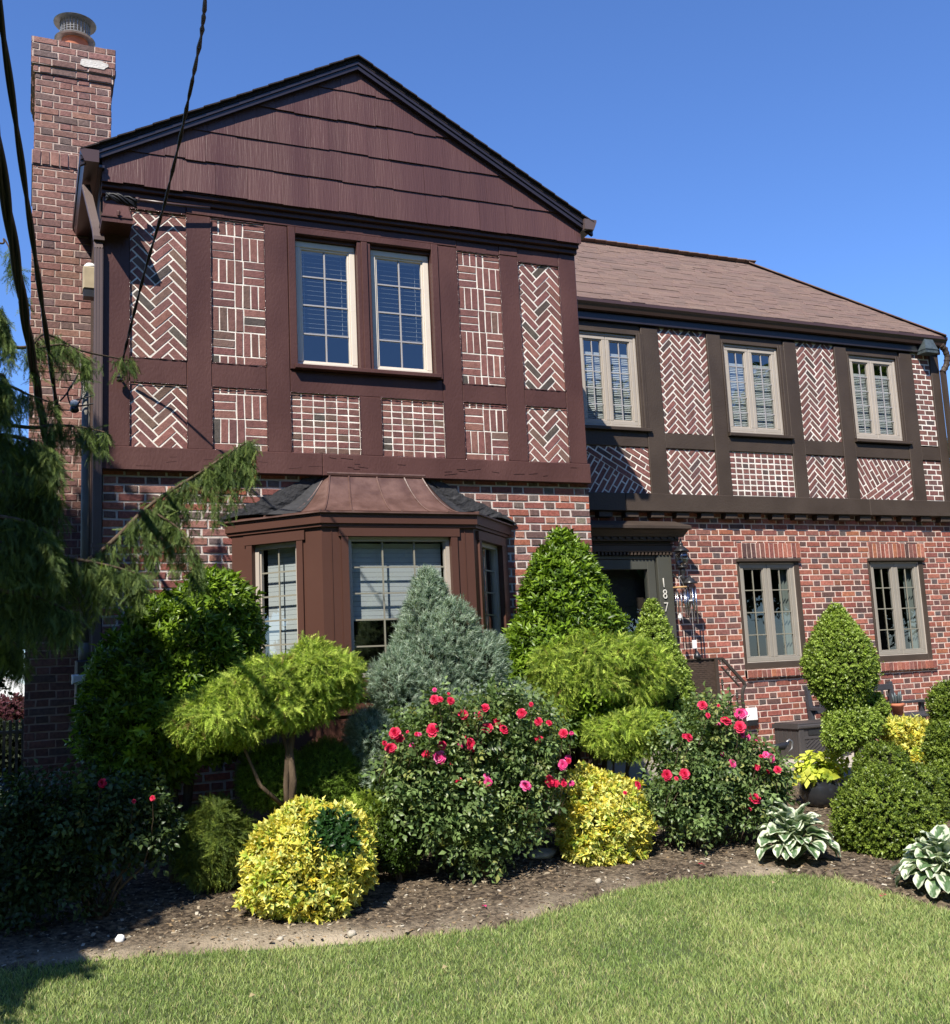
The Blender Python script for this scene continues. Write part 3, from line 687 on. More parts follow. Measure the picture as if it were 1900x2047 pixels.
# --- bay window
BF = [Vector((1.5, 8.31, 0)), Vector((2.073, 7.71, 0)), Vector((3.338, 7.71, 0)), Vector((3.92, 8.31, 0))]
bay = empty('bay_window', (2.7, 8.3, 0)); hp(bay); tag(bay, 'three sided red brown bay with a flared metal roof')
bi = Matrix.Translation((-2.7, -8.3, 0))
def bp_(o): o.parent = bay; o.matrix_parent_inverse = bi; return o
def face(i):
    a, b = BF[i], BF[i+1]; u = (b-a).normalized(); n = Vector((u.y, -u.x, 0)); L = (b-a).length; return a, u, n, L
class FP:
    """boxes laid out in a bay face's own u (along), z, d (outwards) axes"""
    def __init__(s, i): s.a, s.u, s.n, s.L = face(i); s.m = MB()
    def b(s, u0, u1, z0, z1, d0, d1, mb=None):
        p = s.a+s.u*((u0+u1)/2)+s.n*((d0+d1)/2)+Vector((0, 0, (z0+z1)/2))
        (mb or s.m).obox(p, s.u*(u1-u0)/2, s.n*(d1-d0)/2, Vector((0, 0, (z1-z0)/2)))
opens = {0: (.20, .61, 1.60, 2.61), 1: (.205, 1.06, 1.545, 2.625), 2: (.14, .65, 1.60, 2.61)}
pan = MB(); fr = MB(); gb = MB(); gp_ = MB(); tr = MB()
for i in range(3):
    f = FP(i); u0, u1, z0, z1 = opens[i]; L = f.L
    f.b(-.0, u0, .25, 2.72, -.05, 0, pan); f.b(u1, L, .25, 2.72, -.05, 0, pan); f.b(u0, u1, z1, 2.72, -.05, 0, pan); f.b(u0, u1, .25, z0, -.05, 0, pan)
    # casing boards proud of the panels
    f.b(u0-.055, u0, z0-.03, z1+.001, .001, .018, tr); f.b(u1, u1+.055, z0-.03, z1+.001, .001, .018, tr); f.b(u0-.075, u1+.075, z1+.002, z1+.075, .001, .022, tr)
    f.b(u0-.06, u1+.06, z0-.06, z0-.031, .001, .04, tr)
    f.b(.003, L-.003, 1.40, 1.47, .001, .035, tr); f.b(.003, L-.003, 1.27, 1.30, .001, .02, tr)
    if i == 1:
        for u in (.03, .6, L-.03): f.b(u-.004, u+.004, .25, 1.26, .0005, .003, tr)
        for u in (.075, L-.08): f.b(u-.003, u+.003, 1.5, 2.70, .001, .006, tr)
    # sash
    fw = .03 if i == 1 else .035
    for a_, b_, c_, d_ in ((u0, u1, z1-fw, z1), (u0, u1, z0, z0+fw), (u0, u0+fw, z0+fw, z1-fw), (u1-fw, u1, z0+fw, z1-fw)): f.b(a_, b_, c_, d_, -.075, -.03, fr)
    f.b(u0+fw, u0+fw+.012, z0+fw, z1-fw, -.075, -.045, fr); f.b(u1-fw-.012, u1-fw, z0+fw, z1-fw, -.075, -.045, fr)
    nc = 3 if i == 1 else 2; nr_ = 5 if i == 1 else 5
    for k in range(1, nc): uu = u0+fw+(u1-u0-2*fw)*k/nc; f.b(uu-.006, uu+.006, z0+fw, z1-fw, -.058, -.05, gb)
    for k in range(1, nr_): zz = z0+fw+(z1-z0-2*fw)*k/nr_; f.b(u0+fw, u1-fw, zz-.006, zz+.006, -.0575, -.0505, gb)
    q = [f.a+f.u*uu-f.n*.062+Vector((0, 0, zz)) for uu, zz in ((u0+fw, z0+fw), (u1-fw, z0+fw), (u1-fw, z1-fw), (u0+fw, z1-fw))]
    gp_.add(q, [(0, 1, 2, 3)])
bp_(pan.build('panelling', M['baypaint'])); bp_(tr.build('trim', M['baypaint'])); bp_(fr.build('frame', M['frame_t'])); bp_(gb.build('glazing_bars', M['muntin_g'])); bp_(gp_.build('pane', M['glass']))
sh = MB()    # pleated sheer shade behind the front pane and side panes
for i, zlo in ((0, 1.75), (1, 1.98), (2, 1.9)):
    f = FP(i); u0, u1, z0, z1 = opens[i]; z = zlo
    while z < z1-.04:
        f.b(u0+.05, u1-.04, z, z+.036, -.135-.006*(int(z*28) % 2), -.13, sh); z += .038
bp_(sh.build('pleated_shade', M['blind']))
fl = MB(); fl.add([(1.55, 8.40, 1.5), (2.09, 7.80, 1.5), (3.32, 7.80, 1.5), (3.87, 8.40, 1.5)], [(0, 1, 2, 3)]); fl.add([(1.55, 8.40, 2.71), (2.09, 7.80, 2.71), (3.32, 7.80, 2.71), (3.87, 8.40, 2.71)], [(0, 1, 2, 3)]); bp_(fl.build('seat_board', M['room']))
sp_ = MB(); cpt = at(400+985*.3517, 900+1215*.3517, 7.9)
sp_.lathe((cpt.x, 7.9, 1.52), [(.05, 0), (.07, .12), (.075, .13)], 14); bp_(sp_.build('indoor_planter', M['steel']))
def off(d, z): # bay outline pushed out by d
    q = .414*d
    return [Vector((BF[0].x-d*1.2, 8.325, z)), Vector((BF[1].x-q, BF[1].y-d, z)), Vector((BF[2].x+q, BF[2].y-d, z)), Vector((BF[3].x+d*1.2, 8.325, z))]
fa = MB(); 
def band(mb, d, z0, z1):
    a = off(d, z0); b = off(d, z1); mb.add(a+b, [(0, 1, 5, 4), (1, 2, 6, 5), (2, 3, 7, 6), (3, 2, 1, 0), (4, 5, 6, 7)])
band(fa, .045, 2.725, 2.825); band(fa, .028, 2.70, 2.724); bp_(fa.build('fascia', M['baypaint']))
tp = [Vector((2.26, 8.325, 3.225)), Vector((2.306, 8.27, 3.225)), Vector((3.113, 8.27, 3.225)), Vector((3.16, 8.325, 3.225))]
bt = off(.07, 2.815); N_ = 12
def prof(k, t):        # t 0 at eave, 1 at top: bell-cast sweep
    h = t; zz = t**2.1
    p = bt[k].lerp(tp[k], 1-(1-t)**1.0 if False else t**.62); p.z = 2.815+.41*t**1.55*1.0; return p
vs = []; fs = []
for j in range(N_+1):
    for k in range(4): vs.append(prof(k, j/N_))
for j in range(N_):
    for k in range(3): fs.append((j*4+k, j*4+k+1, j*4+k+5, j*4+k+4))
rb = MB(); rb.add(vs, fs); rb.add(bt+[b-Vector((0, 0, .012)) for b in bt], [(0, 4, 5, 1), (1, 5, 6, 2), (2, 6, 7, 3), (7, 6, 5, 4)])
br = bp_(rb.build('metal_roof', M['copper'], smooth=False))
sm = MB()
for (ka, kb, w) in ((1, 1, 0), (2, 2, 0), (1, 2, .2), (1, 2, .5), (1, 2, .8), (0, 1, .45)):
    pts = [prof(ka, j/N_).lerp(prof(kb, j/N_), w)+Vector((0, 0, .004)) for j in range(N_+1)]; sm.tube(pts, .0085, 6)
pts = [tp[1]+Vector((-.03, -.01, 0)), tp[2]+Vector((.03, -.01, 0))]; sm.tube(pts, .018, 8)
sm2 = sm.build('standing_seams', M['copper']); bp_(sm2)
ta = MB()
for ka, kb in ((0, 1), (3, 2)):
    N2 = 26; rows = []
    for j in range(N2+1):
        t = j/N2; a = prof(ka, t); b = prof(kb, t); w = .62*(1-.25*t)
        out = Vector((-1 if ka == 0 else 1, 0, 0))
        up = Vector((0, 0, 1))
        o_ = bt[ka].lerp(tp[ka], t); o_.y = 8.30
        rows.append([o_+out*(.01+.02*random.random())+up*(.012+.025*random.random())*(1 if j else .3), a.lerp(o_, .45)+Vector((0, -.012-.012*random.random(), 0)), a+Vector((0, -.022, .012+.01*random.random())),
                     a.lerp(b, .2)+up*(.03+.016*random.random()), a.lerp(b, w*.6)+up*(.022+.014*random.random()), a.lerp(b, w)+up*(.006)])
    vs = [p for r in rows for p in r]; fs = [(j*6+k, j*6+k+1, j*6+k+7, j*6+k+6) for j in range(N2) for k in range(5)]
    vs += [r[0]+Vector((0, .04, 0)) for r in rows]; n0 = (N2+1)*6
    fs += [(n0+j, j*6, j*6+6, n0+j+1) for j in range(N2)]
    ta.add(vs, fs)
[bp_(o) for o in split_build(ta, 'tarred_flashing', M['tar'])]
# --- entrance
dr = empty('front_door', (5.8, 9.8, .7)); hp(dr); di = Matrix.Translation((-5.8, -9.8, -.7))
def dp(o): o.parent = dr; o.matrix_parent_inverse = di; return o
m_ = MB(); m_.bbox(5.36, 5.46, 9.72, 9.80, .7, 2.655); m_.bbox(6.27, 6.37, 9.72, 9.80, .7, 2.655); m_.bbox(5.461, 6.269, 9.72, 9.80, 2.548, 2.655); m_.bbox(5.461, 6.269, 9.72, 9.80, .7, .95)
dp(m_.build('storm_door_frame', M['doorp']))
m_ = MB(); m_.add([(5.46, 9.75, .95), (6.27, 9.75, .95), (6.27, 9.75, 2.548), (5.46, 9.75, 2.548)], [(0, 1, 2, 3)]); dp(m_.build('pane', M['glass']))
m_ = MB(); m_.bbox(5.4, 6.33, 9.93, 9.97, .7, 2.6); 
for z0, z1 in ((.85, 1.4), (1.5, 2.05), (2.15, 2.5)):
    for x0, x1 in ((5.5, 5.82), (5.9, 6.22)): m_.bbox(x0, x1, 9.92, 9.932, z0, z1, .006)
dp(m_.build('door_leaf', M['timber2']))
m_ = MB(); m_.lathe((6.22, 9.70, 1.75), [(.012, 0), (.016, .02), (.014, .1), (.01, .12)], 10); dp(m_.build('handle', M['black']))
su = MB(); su.bbox(6.385, 6.57, 9.69, 9.84, .45, 2.70); su.bbox(5.17, 5.355, 9.69, 9.84, .45, 2.70); su.bbox(5.357, 6.383, 9.715, 9.84, 2.66, 2.70)
hp(su.build('door_surround', M['doorp']))
en = MB(); en.bbox(5.15, 6.575, 9.665, 9.84, 2.735, 2.81); en.bbox(5.12, 6.60, 9.65, 9.84, 2.811, 2.822); en.bbox(5.1, 6.64, 9.62, 9.84, 2.85, 2.895); en.bbox(5.16, 6.57, 9.68, 9.84, 2.822, 2.85)
pr = [(9.84, 2.895), (9.60, 2.895), (9.58, 2.925), (9.54, 2.96), (9.50, 2.975), (9.50, 3.005), (9.52, 3.015), (9.60, 3.04), (9.70, 3.08), (9.84, 3.09)]
n = len(pr); xl = [5.15-(9.84-a)*.35 for a, b in pr]; xr = [6.60+(9.84-a)*.4 for a, b in pr]
en.add([(x, a, b) for x, (a, b) in zip(xl, pr)]+[(x, a, b) for x, (a, b) in zip(xr, pr)], [tuple(range(n))[::-1], tuple(range(n, 2*n))]+[(i, (i+1) % n, (i+1) % n+n, i+n) for i in range(n)])
x = 5.17
while x < 6.56: en.bbox(x, x+.025, 9.672, 9.70, 2.702, 2.733, .002); x += .046
x = 5.14
while x < 6.62: en.bbox(x, x+.045, 9.60, 9.63, 2.868, 2.893, .002); x += .09
hp(en.build('door_cornice', M['timber2']))
def text(s, size, ext, m):
    cu = bpy.data.curves.new('txt', 'FONT'); cu.body = s; cu.size = size; cu.extrude = ext; cu.offset = -.0012; cu.align_x = 'CENTER'
    o = bpy.data.objects.new('txt', cu); COL.objects.link(o); bpy.context.view_layer.update()
    me = bpy.data.meshes.new_from_object(o.evaluated_get(bpy.context.evaluated_depsgraph_get())); bpy.data.objects.remove(o); me.materials.append(m); return me
hn = empty('house_number', (6.47, 9.68, 2.3)); hp(hn); ni = Matrix.Translation((-6.47, -9.68, -2.3)); tag(hn, 'metal digits 1 8 7 stacked on the door surround')
for ch, (px, py) in zip('187', ((1240, 1413), (1260, 1564), (1275, 1735))):
    p = at(1140+px*.1515, 960+py*.1515, 9.68); o = bpy.data.objects.new('digit', text(ch, .15, .004, M['digit'])); COL.objects.link(o)
    o.matrix_world = Matrix.Translation(p) @ Matrix.Rotation(math.radians(90), 4, 'X') @ Matrix.Scale(.8, 4, (1, 0, 0)); o.parent = hn; o.matrix_parent_inverse = (Matrix.Translation((6.47, 9.68, 2.3))).inverted()
hp(MB().box(4.79, 6.85, 9.0, 9.83, .1, .7).build('landing', M['patio']))
stp = MB(); 
for k in range(1): stp.box(6.851, 7.14, 9.02, 9.82, .1, .56)
hp(stp.build('step', M['patio']))
# ================================================================ THINGS ON AND AROUND THE HOUSE
def rel(root, *objs):
    inv = root.matrix_world.inverted() if False else (Matrix.Translation(root.location) @ root.rotation_euler.to_matrix().to_4x4()).inverted()
    for o in objs: o.parent = root; o.matrix_parent_inverse = inv
    return root
def thing(name, loc, label, cat, parts, group=None):
    r = empty(name, loc, label, cat, group); rel(r, *parts); return r
# --- the two boxes high on the walls
def wallbox(p, w, h, d, m, label, knob=True):
    mb = MB(); x, y, z = p
    v = [(x-w/2, y-d, z), (x+w/2, y-d, z), (x+w/2, y, z), (x-w/2, y, z),
         (x-w*.5, y-d, z+h*.26), (x+w*.5, y-d, z+h*.26), (x+w*.5, y, z+h*.26), (x-w*.5, y, z+h*.26),
         (x-w*.33, y-d*.72, z+h), (x+w*.36, y-d*.72, z+h), (x+w*.36, y, z+h), (x-w*.33, y, z+h)]
    mb.add(v, [(3, 2, 1, 0), (8, 9, 10, 11)]+[(i, (i+1) % 4, (i+1) % 4+4, i+4) for i in range(4)]+[(i+4, (i+1) % 4+4, (i+1) % 4+8, i+8) for i in range(4)])
    mb.box(x-w*.52, x+w*.52, y-d-.008, y-.01, z+h*.22, z+h*.27)
    k = MB()
    if knob: k.lathe((x+.01, y-d-.012, z+h*.3), [(.012, 0), (.015, .03), (.01, .04)], 8)
    k.box(x-w*.3, x+w*.3, y-.004, y+.01, z+h*.2, z+h*.9)
    r = thing('wall_box', p, label, 'metal box', [mb.build('housing', m), k.build('bracket', m)])
    return r
pA = at(234, 440, 8.02); wallbox((pA.x, 8.262, pA.z-.02), .225, .17, .25, M['timber'], 'brown tapered metal box under the eave beside the left downspout')
pB = at(1853, 707, 9.70); wallbox((pB.x, 9.755, pB.z-.01), .215, .19, .15, M['verdi'], 'verdigris tapered metal box under the far gutter', False)
# --- bundled black cable splice and conduit under the cornice
mb = MB(); p0 = at(212, 388, 8.14)
for s in range(9):
    pts = []; 
    for k in range(9):
        u = k/8; a = u*5+s*.9; r = .02+.012*math.sin(s*2.3+u*4)
        pts.append(p0+Vector((.0+u*.23, -.0+r*math.cos(a), -.012+r*math.sin(a)*1.1-u*.03)))
    mb.tube(pts, .009, 6)
a_ = at(275, 399, 8.16); b_ = at(420, 416, 8.19)
mb2 = MB(); mb2.tube([a_, a_.lerp(b_, .5)+Vector((0, 0, -.003)), b_], .013, 8); mb2.lathe(a_-Vector((0, 0, .02)), [(.018, 0), (.018, .035)], 8)
thing('cable_bundle', tuple(p0), 'black taped cable bundle running into a conduit above the tapered brown box', 'cable bundle', [mb.build('taped_splice', M['cable'], smooth=True), mb2.build('conduit', M['gutter'], smooth=True)])
# --- beige floodlight on the side wall
p = at(180, 560, 8.55)
mb = MB(); mb.bbox(p.x-.055, p.x+.055, 8.5, 8.62, p.z-.09, p.z+.10, .01); m2 = MB(); m2.lathe((p.x, 8.56, p.z+.10), [(.05, 0), (.048, .02), (.03, .04), (.004, .046)], 14); m3 = MB(); m3.box(p.x-.05, p.x+.05, 8.51, 8.61, p.z-.15, p.z-.09)
thing('side_light', tuple(p), 'beige box light with a white domed top on the side wall', 'outdoor light', [mb.build('housing', M['beige']), m2.build('dome', M['white'], smooth=True), m3.build('lens', M['black'])])
# --- conduit, weather head loops, meter box
cx = .41; cyy = 8.42
mb = MB(); mb.tube([(cx, cyy, 3.95), (cx, cyy, 1.75)], .032, 14); mb.tube([(cx, cyy, 1.9), (cx, cyy, 1.75)], .04, 14); mb.tube([(cx, cyy, 3.94), (cx, cyy, 4.02), (cx-.03, cyy-.04, 4.06)], .036, 12)
q = at(182, 1390, 8.36); m2 = MB(); m2.bbox(q.x-.11, q.x+.12, 8.32, 8.50, q.z-.28, q.z+.26, .012); m2.lathe((q.x, 8.31, q.z), [(.02, -.05), (.02, .05)], 10)
m3 = MB(); w_ = at(158, 1362, 8.30); m3.bbox(w_.x-.05, w_.x+.055, 8.28, 8.36, w_.z-.02, w_.z+.05, .01)
thing('electric_meter', (cx, cyy, 1.5), 'grey service conduit dropping into a dark meter box beside the chimney', 'electric meter', [mb.build('conduit', M['pipe'], smooth=True), m2.build('meter_box', M['black']), m3.build('white_cover', M['white'])])
# --- overhead cables
def sag(a, b, s, n=24): return [a.lerp(b, k/n)+Vector((0, 0, -s*4*(k/n)*(1-k/n))) for k in range(n+1)]
def twisted(pts, r, off_, turns, n=2, m='cable'):
    mb = MB()
    for j in range(n):
        q = []
        for k in range(0, (len(pts)-1)*4+1):
            u = k/4; i = min(int(u), len(pts)-2); p = pts[i].lerp(pts[i+1], u-i); a = turns*2*math.pi*k/((len(pts)-1)*4)+j*2*math.pi/n
            q.append(p+Vector((math.cos(a)*off_, math.sin(a)*off_, 0)))
        mb.tube(q, r, 7)
    return mb
e1 = at(238, 735, 8.22); s1 = at(418, -60, 4.2)
mid = [at(245, 722, 8.15), at(262, 650, 7.9), at(290, 540, 7.4), at(330, 405, 6.8), at(362, 270, 6.1), at(385, 160, 5.6), at(403, 70, 5.0), at(409, 20, 4.7), at(414, -60, 4.2)]
ins = MB(); ins.lathe(at(240, 748, 8.2)-Vector((0, 0, .06)), [(.018, 0), (.028, .012), (.018, .024), (.028, .036), (.016, .05)], 12)
ins.bar(at(240, 748, 8.2), (at(240, 748, 8.2).x, 8.27, at(240, 748, 8.2).z), .014)
thing('service_cable', tuple(mid[0]), 'twisted black cable dropping steeply from the sky to the corner timber', 'cable', [twisted(mid, .0065, .007, 9).build('wires', M['cable'], smooth=True), ins.build('insulator', M['black'])])
ca = sag(at(123, 879, 8.35), at(-8, -30, 4.2), .0, 16)
tag(twisted(ca, .011, .006, 4).build('overhead_cable', M['cable'], smooth=True), 'thinner black cable rising past the chimney to the top left', 'cable', 'overhead cables beside the chimney')
ca = sag(at(94, 890, 8.3), at(-12, 250, 4.6), .02, 16)
tag(twisted(ca, .013, .016, 2.2, 3).build('overhead_cable', M['cable'], smooth=True), 'thick bundle of black cables left of the chimney crossing the cypress', 'cable', 'overhead cables beside the chimney')
# loops by the white clamp
mb = MB(); w = at(149, 806, 8.35)
for a, b, c_ in (((119, 802), (135, 790), (157, 745)), ((145, 815), (120, 775), (160, 760)), ((163, 760), (168, 800), (150, 815)), ((150, 812), (180, 812), (240, 790)), ((150, 800), (190, 790), (236, 775))):
    A, B_, C_ = at(*a, 8.35), at(*b, 8.33), at(*c_, 8.3)
    mb.tube([A*(1-u)**2+B_*2*u*(1-u)+C_*u*u for u in [k/10 for k in range(11)]], .006, 6)
m2 = MB(); m2.lathe(w-Vector((0, 0, .03)), [(.02, 0), (.034, .015), (.03, .045), (.012, .055)], 14); m3 = MB(); m3.lathe(w-Vector((0, 0, .075)), [(.016, 0), (.035, .015), (.03, .045)], 14)
thing('cable_clamp', tuple(w), 'white and black cable clamp with looped wires in front of the chimney', 'cable clamp', [mb.build('loops', M['cable'], smooth=True), m2.build('cap', M['white'], smooth=True), m3.build('socket', M['black'], smooth=True)])
# --- lantern
LY = 9.60; b0 = at(1330+222*.1507, 1020+640*.1507, LY)
mb = MB(); mb.lathe((b0.x, LY, b0.z+.075), [(.088, 0), (.085, .012), (.05, .045), (.028, .06), (.022, .075), (.03, .085), (.012, .10), (.016, .115), (.004, .15)], 20)
mb.lathe((b0.x, LY, b0.z-.105), [(.015, -.02), (.05, -.005), (.062, .01), (.055, .018)], 20)
for k in range(6):
    a = k*math.pi/3; mb.tube([(b0.x+r*math.cos(a), LY+r*math.sin(a), b0.z+z) for r, z in ((.056, -.09), (.074, -.03), (.078, .02), (.066, .07))], .004, 5)
gl = MB(); gl.lathe((b0.x, LY, b0.z), [(.05, -.085), (.068, -.03), (.072, .02), (.06, .07)], 18)
ar = MB(); ar.lathe((b0.x, LY, b0.z-.30), [(.004, -.02), (.014, .0), (.02, .02), (.012, .04), (.018, .06), (.03, .085), (.014, .11), (.03, .15), (.035, .185), (.02, .2)], 14)
ar.tube([(b0.x, LY, b0.z-.19), (b0.x-.03, LY+.07, b0.z-.21), (b0.x-.045, LY+.15, b0.z-.15), (b0.x-.05, 9.83, b0.z-.10)], .012, 8)
bk = MB(); bk.lathe((0, 0, 0), [(.065, 0), (.06, .012), (.03, .022)], 20)
ob = bk.build('backplate', M['black'], smooth=True); ob.matrix_world = Matrix.Translation((b0.x-.06, 9.835, b0.z-.10)) @ Matrix.Rotation(math.radians(90), 4, 'X') @ Matrix.Scale(2.1, 4, (0, 1, 0))
thing('wall_lantern', tuple(b0), 'black coach lantern with ribbed glass beside the front door', 'lantern', [mb.build('cage', M['black'], smooth=True), gl.build('glass', M['lampglass'], smooth=True), ar.build('arm', M['black'], smooth=True), ob])
# --- wind chimes
c0 = at(1330+330*.1507, 1020+975*.1507, 9.56)
mb = MB(); mb.lathe((c0.x, 9.56, c0.z), [(.085, 0), (.088, .008), (.06, .03), (.05, .05), (.02, .07), (.006, .1)], 24)
tb = MB()
for k in range(6):
    a = k*math.pi/3+.3; L = .26+.03*k; tb.tube([(c0.x+.055*math.cos(a), 9.56+.055*math.sin(a), c0.z-.03), (c0.x+.055*math.cos(a), 9.56+.055*math.sin(a), c0.z-.03-L)], .0085, 8)
    tb.tube([(c0.x+.055*math.cos(a), 9.56+.055*math.sin(a), c0.z), (c0.x+.055*math.cos(a), 9.56+.055*math.sin(a), c0.z-.03)], .001, 4)
sl_ = MB(); sl_.tube([(c0.x, 9.56, c0.z), (c0.x, 9.56, c0.z-.62)], .0013, 4); sl_.lathe((c0.x, 9.56, c0.z-.19), [(.03, 0), (.03, .012)], 14); sl_.obox((c0.x, 9.56, c0.z-.66), (.028, 0, 0), (0, .003, 0), (0, 0, .045))
thing('wind_chime', tuple(c0), 'black domed wind chime with thick silver tubes under the lantern', 'wind chime', [mb.build('dome', M['black'], smooth=True), tb.build('tubes', M['chrome'], smooth=True), sl_.build('sail', M['white'])])
c1 = at(1330+200*.1507, 1020+1035*.1507, 9.54)
mb = MB(); mb.lathe((c1.x, 9.54, c1.z), [(.075, 0), (.078, .006), (.075, .018)], 20)
tb = MB()
for k in range(9):
    a = k*2*math.pi/9; L = .2+.012*k; tb.tube([(c1.x+.055*math.cos(a), 9.54+.055*math.sin(a), c1.z-.03), (c1.x+.055*math.cos(a), 9.54+.055*math.sin(a), c1.z-.03-L)], .0045, 6)
sl_ = MB(); sl_.tube([(c1.x, 9.54, c1.z+.13), (c1.x, 9.54, c1.z-.34)], .0015, 4); sl_.lathe((c1.x-.03, 9.54, c1.z-.30), [(.005, -.05), (.022, -.02), (.018, .01), (.004, .03)], 10); 
for s in (-1, 1): sl_.tube([(c1.x+s*.06, 9.54, c1.z+.01), (c1.x, 9.54, c1.z+.13)], .001, 4)
thing('wind_chime', tuple(c1), 'small wind chime with a round wooden top and thin tubes', 'wind chime', [mb.build('wooden_disc', M['wood'], smooth=True), tb.build('tubes', M['chrome'], smooth=True), sl_.build('striker', M['white'])])
# --- railing with wicker screen
RY_ = 9.18
def A(x, y): return at(1320+x*.13057, 1300+y*.13057, RY_)
rt = A(850, 135); re_ = A(1285, 490); zt = rt.z; x0r = rt.x; x1r = re_.x; z1r = re_.z
mb = MB(); mb.bar((x0r-.02, RY_, .7), (x0r-.02, RY_, zt), .032); 
for a, b in (((5.3, RY_, zt), (x0r, RY_, zt)), ((x0r, RY_, zt), (A(955, 130).x, RY_, A(955, 130).z)), ((A(955, 130).x, RY_, A(955, 130).z), (x1r, RY_, z1r))): mb.bar(a, b, .03, .022, up=(0, 1, 0))
kk = [A(1285, 490), A(1300, 540), A(1275, 590), A(1262, 650), A(1262, 760), A(1275, 830)]; mb.tube(kk, [.02, .021, .019, .018, .018, .018], 8)
mb.bar((A(1275, 830).x, RY_, A(1275, 830).z), (A(1275, 830).x+.01, RY_, .42), .026)
mb.bar((x0r-.02, RY_, zt-.16), (x0r+.06, RY_, zt-.16), .018); mb.bar((A(940, 250).x, RY_, A(940, 250).z), (A(1215, 555).x, RY_, A(1215, 555).z), .016)
bl = MB()
def baluster(x, za, zb, kz):
    b = bl; b.bar((x, RY_, zb), (x, RY_, za), .012)
    b.lathe((x, RY_, kz-.03), [(.008, 0), (.017, .012), (.01, .022), (.02, .034), (.01, .046), (.016, .056), (.008, .066)], 10)
for px, ka in ((945, 500), (1050, 720), (1155, 700)):
    p = A(px, 300); baluster(A(px, 400).x, zt-.16-(p.x-x0r)*.72, .5, A(px, ka).z)
baluster(A(870, 500).x, zt-.2, .6, A(870, 690).z)
for k in range(3):   # scrolls under the handrail
    c_ = A(930+k*110, 190+k*125); bl.tube([(c_.x+.03*math.cos(a)*(1-a/14), RY_, c_.z+.03*math.sin(a)*(1-a/14)) for a in [j*.6 for j in range(16)]], .005, 6)
wk = MB()
xa, xb, za, zb = 5.35, x0r-.045, .72, A(500, 150).z
n = int((zb-za)/.021)
for i in range(n):
    z = za+i*.021; 
    nx_ = 40
    for j in range(nx_):
        u = xa+(xb-xa)*j/nx_; u2 = xa+(xb-xa)*(j+1)/nx_; k = random.uniform(.85, 1.12); dy = .002*(1 if (i+j) % 2 else -1)
        wk.add([(u, RY_-.03+dy, z), (u2, RY_-.03+dy, z), (u2, RY_-.03+dy, z+.018), (u, RY_-.03+dy, z+.018)], [(0, 1, 2, 3)], 0, (.07*k, .047*k, .035*k))
wf = MB(); wf.box(xb, xb+.04, RY_-.05, RY_-.01, za, zb+.01); wf.box(xa, xb, RY_-.026, RY_-.02, za, zb); wf.box(xa, xb, RY_-.045, RY_-.015, zb, zb+.012)
thing('stair_railing', (x0r, RY_, .45), 'bronze wrought iron stair railing with a woven brown screen', 'railing', [mb.build('handrail', M['iron']), bl.build('balusters', M['iron']), wk.build('woven_screen', M['wicker']), wf.build('screen_frame', M['wicker'] if False else M['timber2'])])
# small finial bird shape on the screen
p = at(1395, 1313, 9.15); mb = MB(); mb.lathe((p.x, 9.15, zb+.01), [(.035, 0), (.04, .03), (.02, .06), (.004, .085)], 10); tag(mb.build('post_cap', M['black'], smooth=True), 'small black pointed cap standing on the woven screen', 'post cap')
# --- outlet box
o1 = at(1320+1388*.13057, 1300+970*.13057, 9.80); mb = MB(); mb.bbox(o1.x-.072, o1.x+.072, 9.765, 9.84, o1.z-.075, o1.z+.062, .006); m2 = MB(); m2.bbox(o1.x-.07, o1.x+.072, 9.775, 9.838, o1.z-.135, o1.z-.076, .004); m2.tube([(o1.x-.04, 9.78, o1.z-.13), (o1.x-.035, 9.77, .45)], .005, 6)
thing('outlet_box', tuple(o1), 'white weatherproof outlet box on the brick wall beside the railing', 'outlet', [mb.build('lid', M['white']), m2.build('base', M['black'])])
# --- patio
pt = MB(); pt.box(7.3, 11.5, 8.15, 9.85, .05, .42)
for k in range(7): pass
o = tag(pt.build('patio', M['patio']), kind='structure')
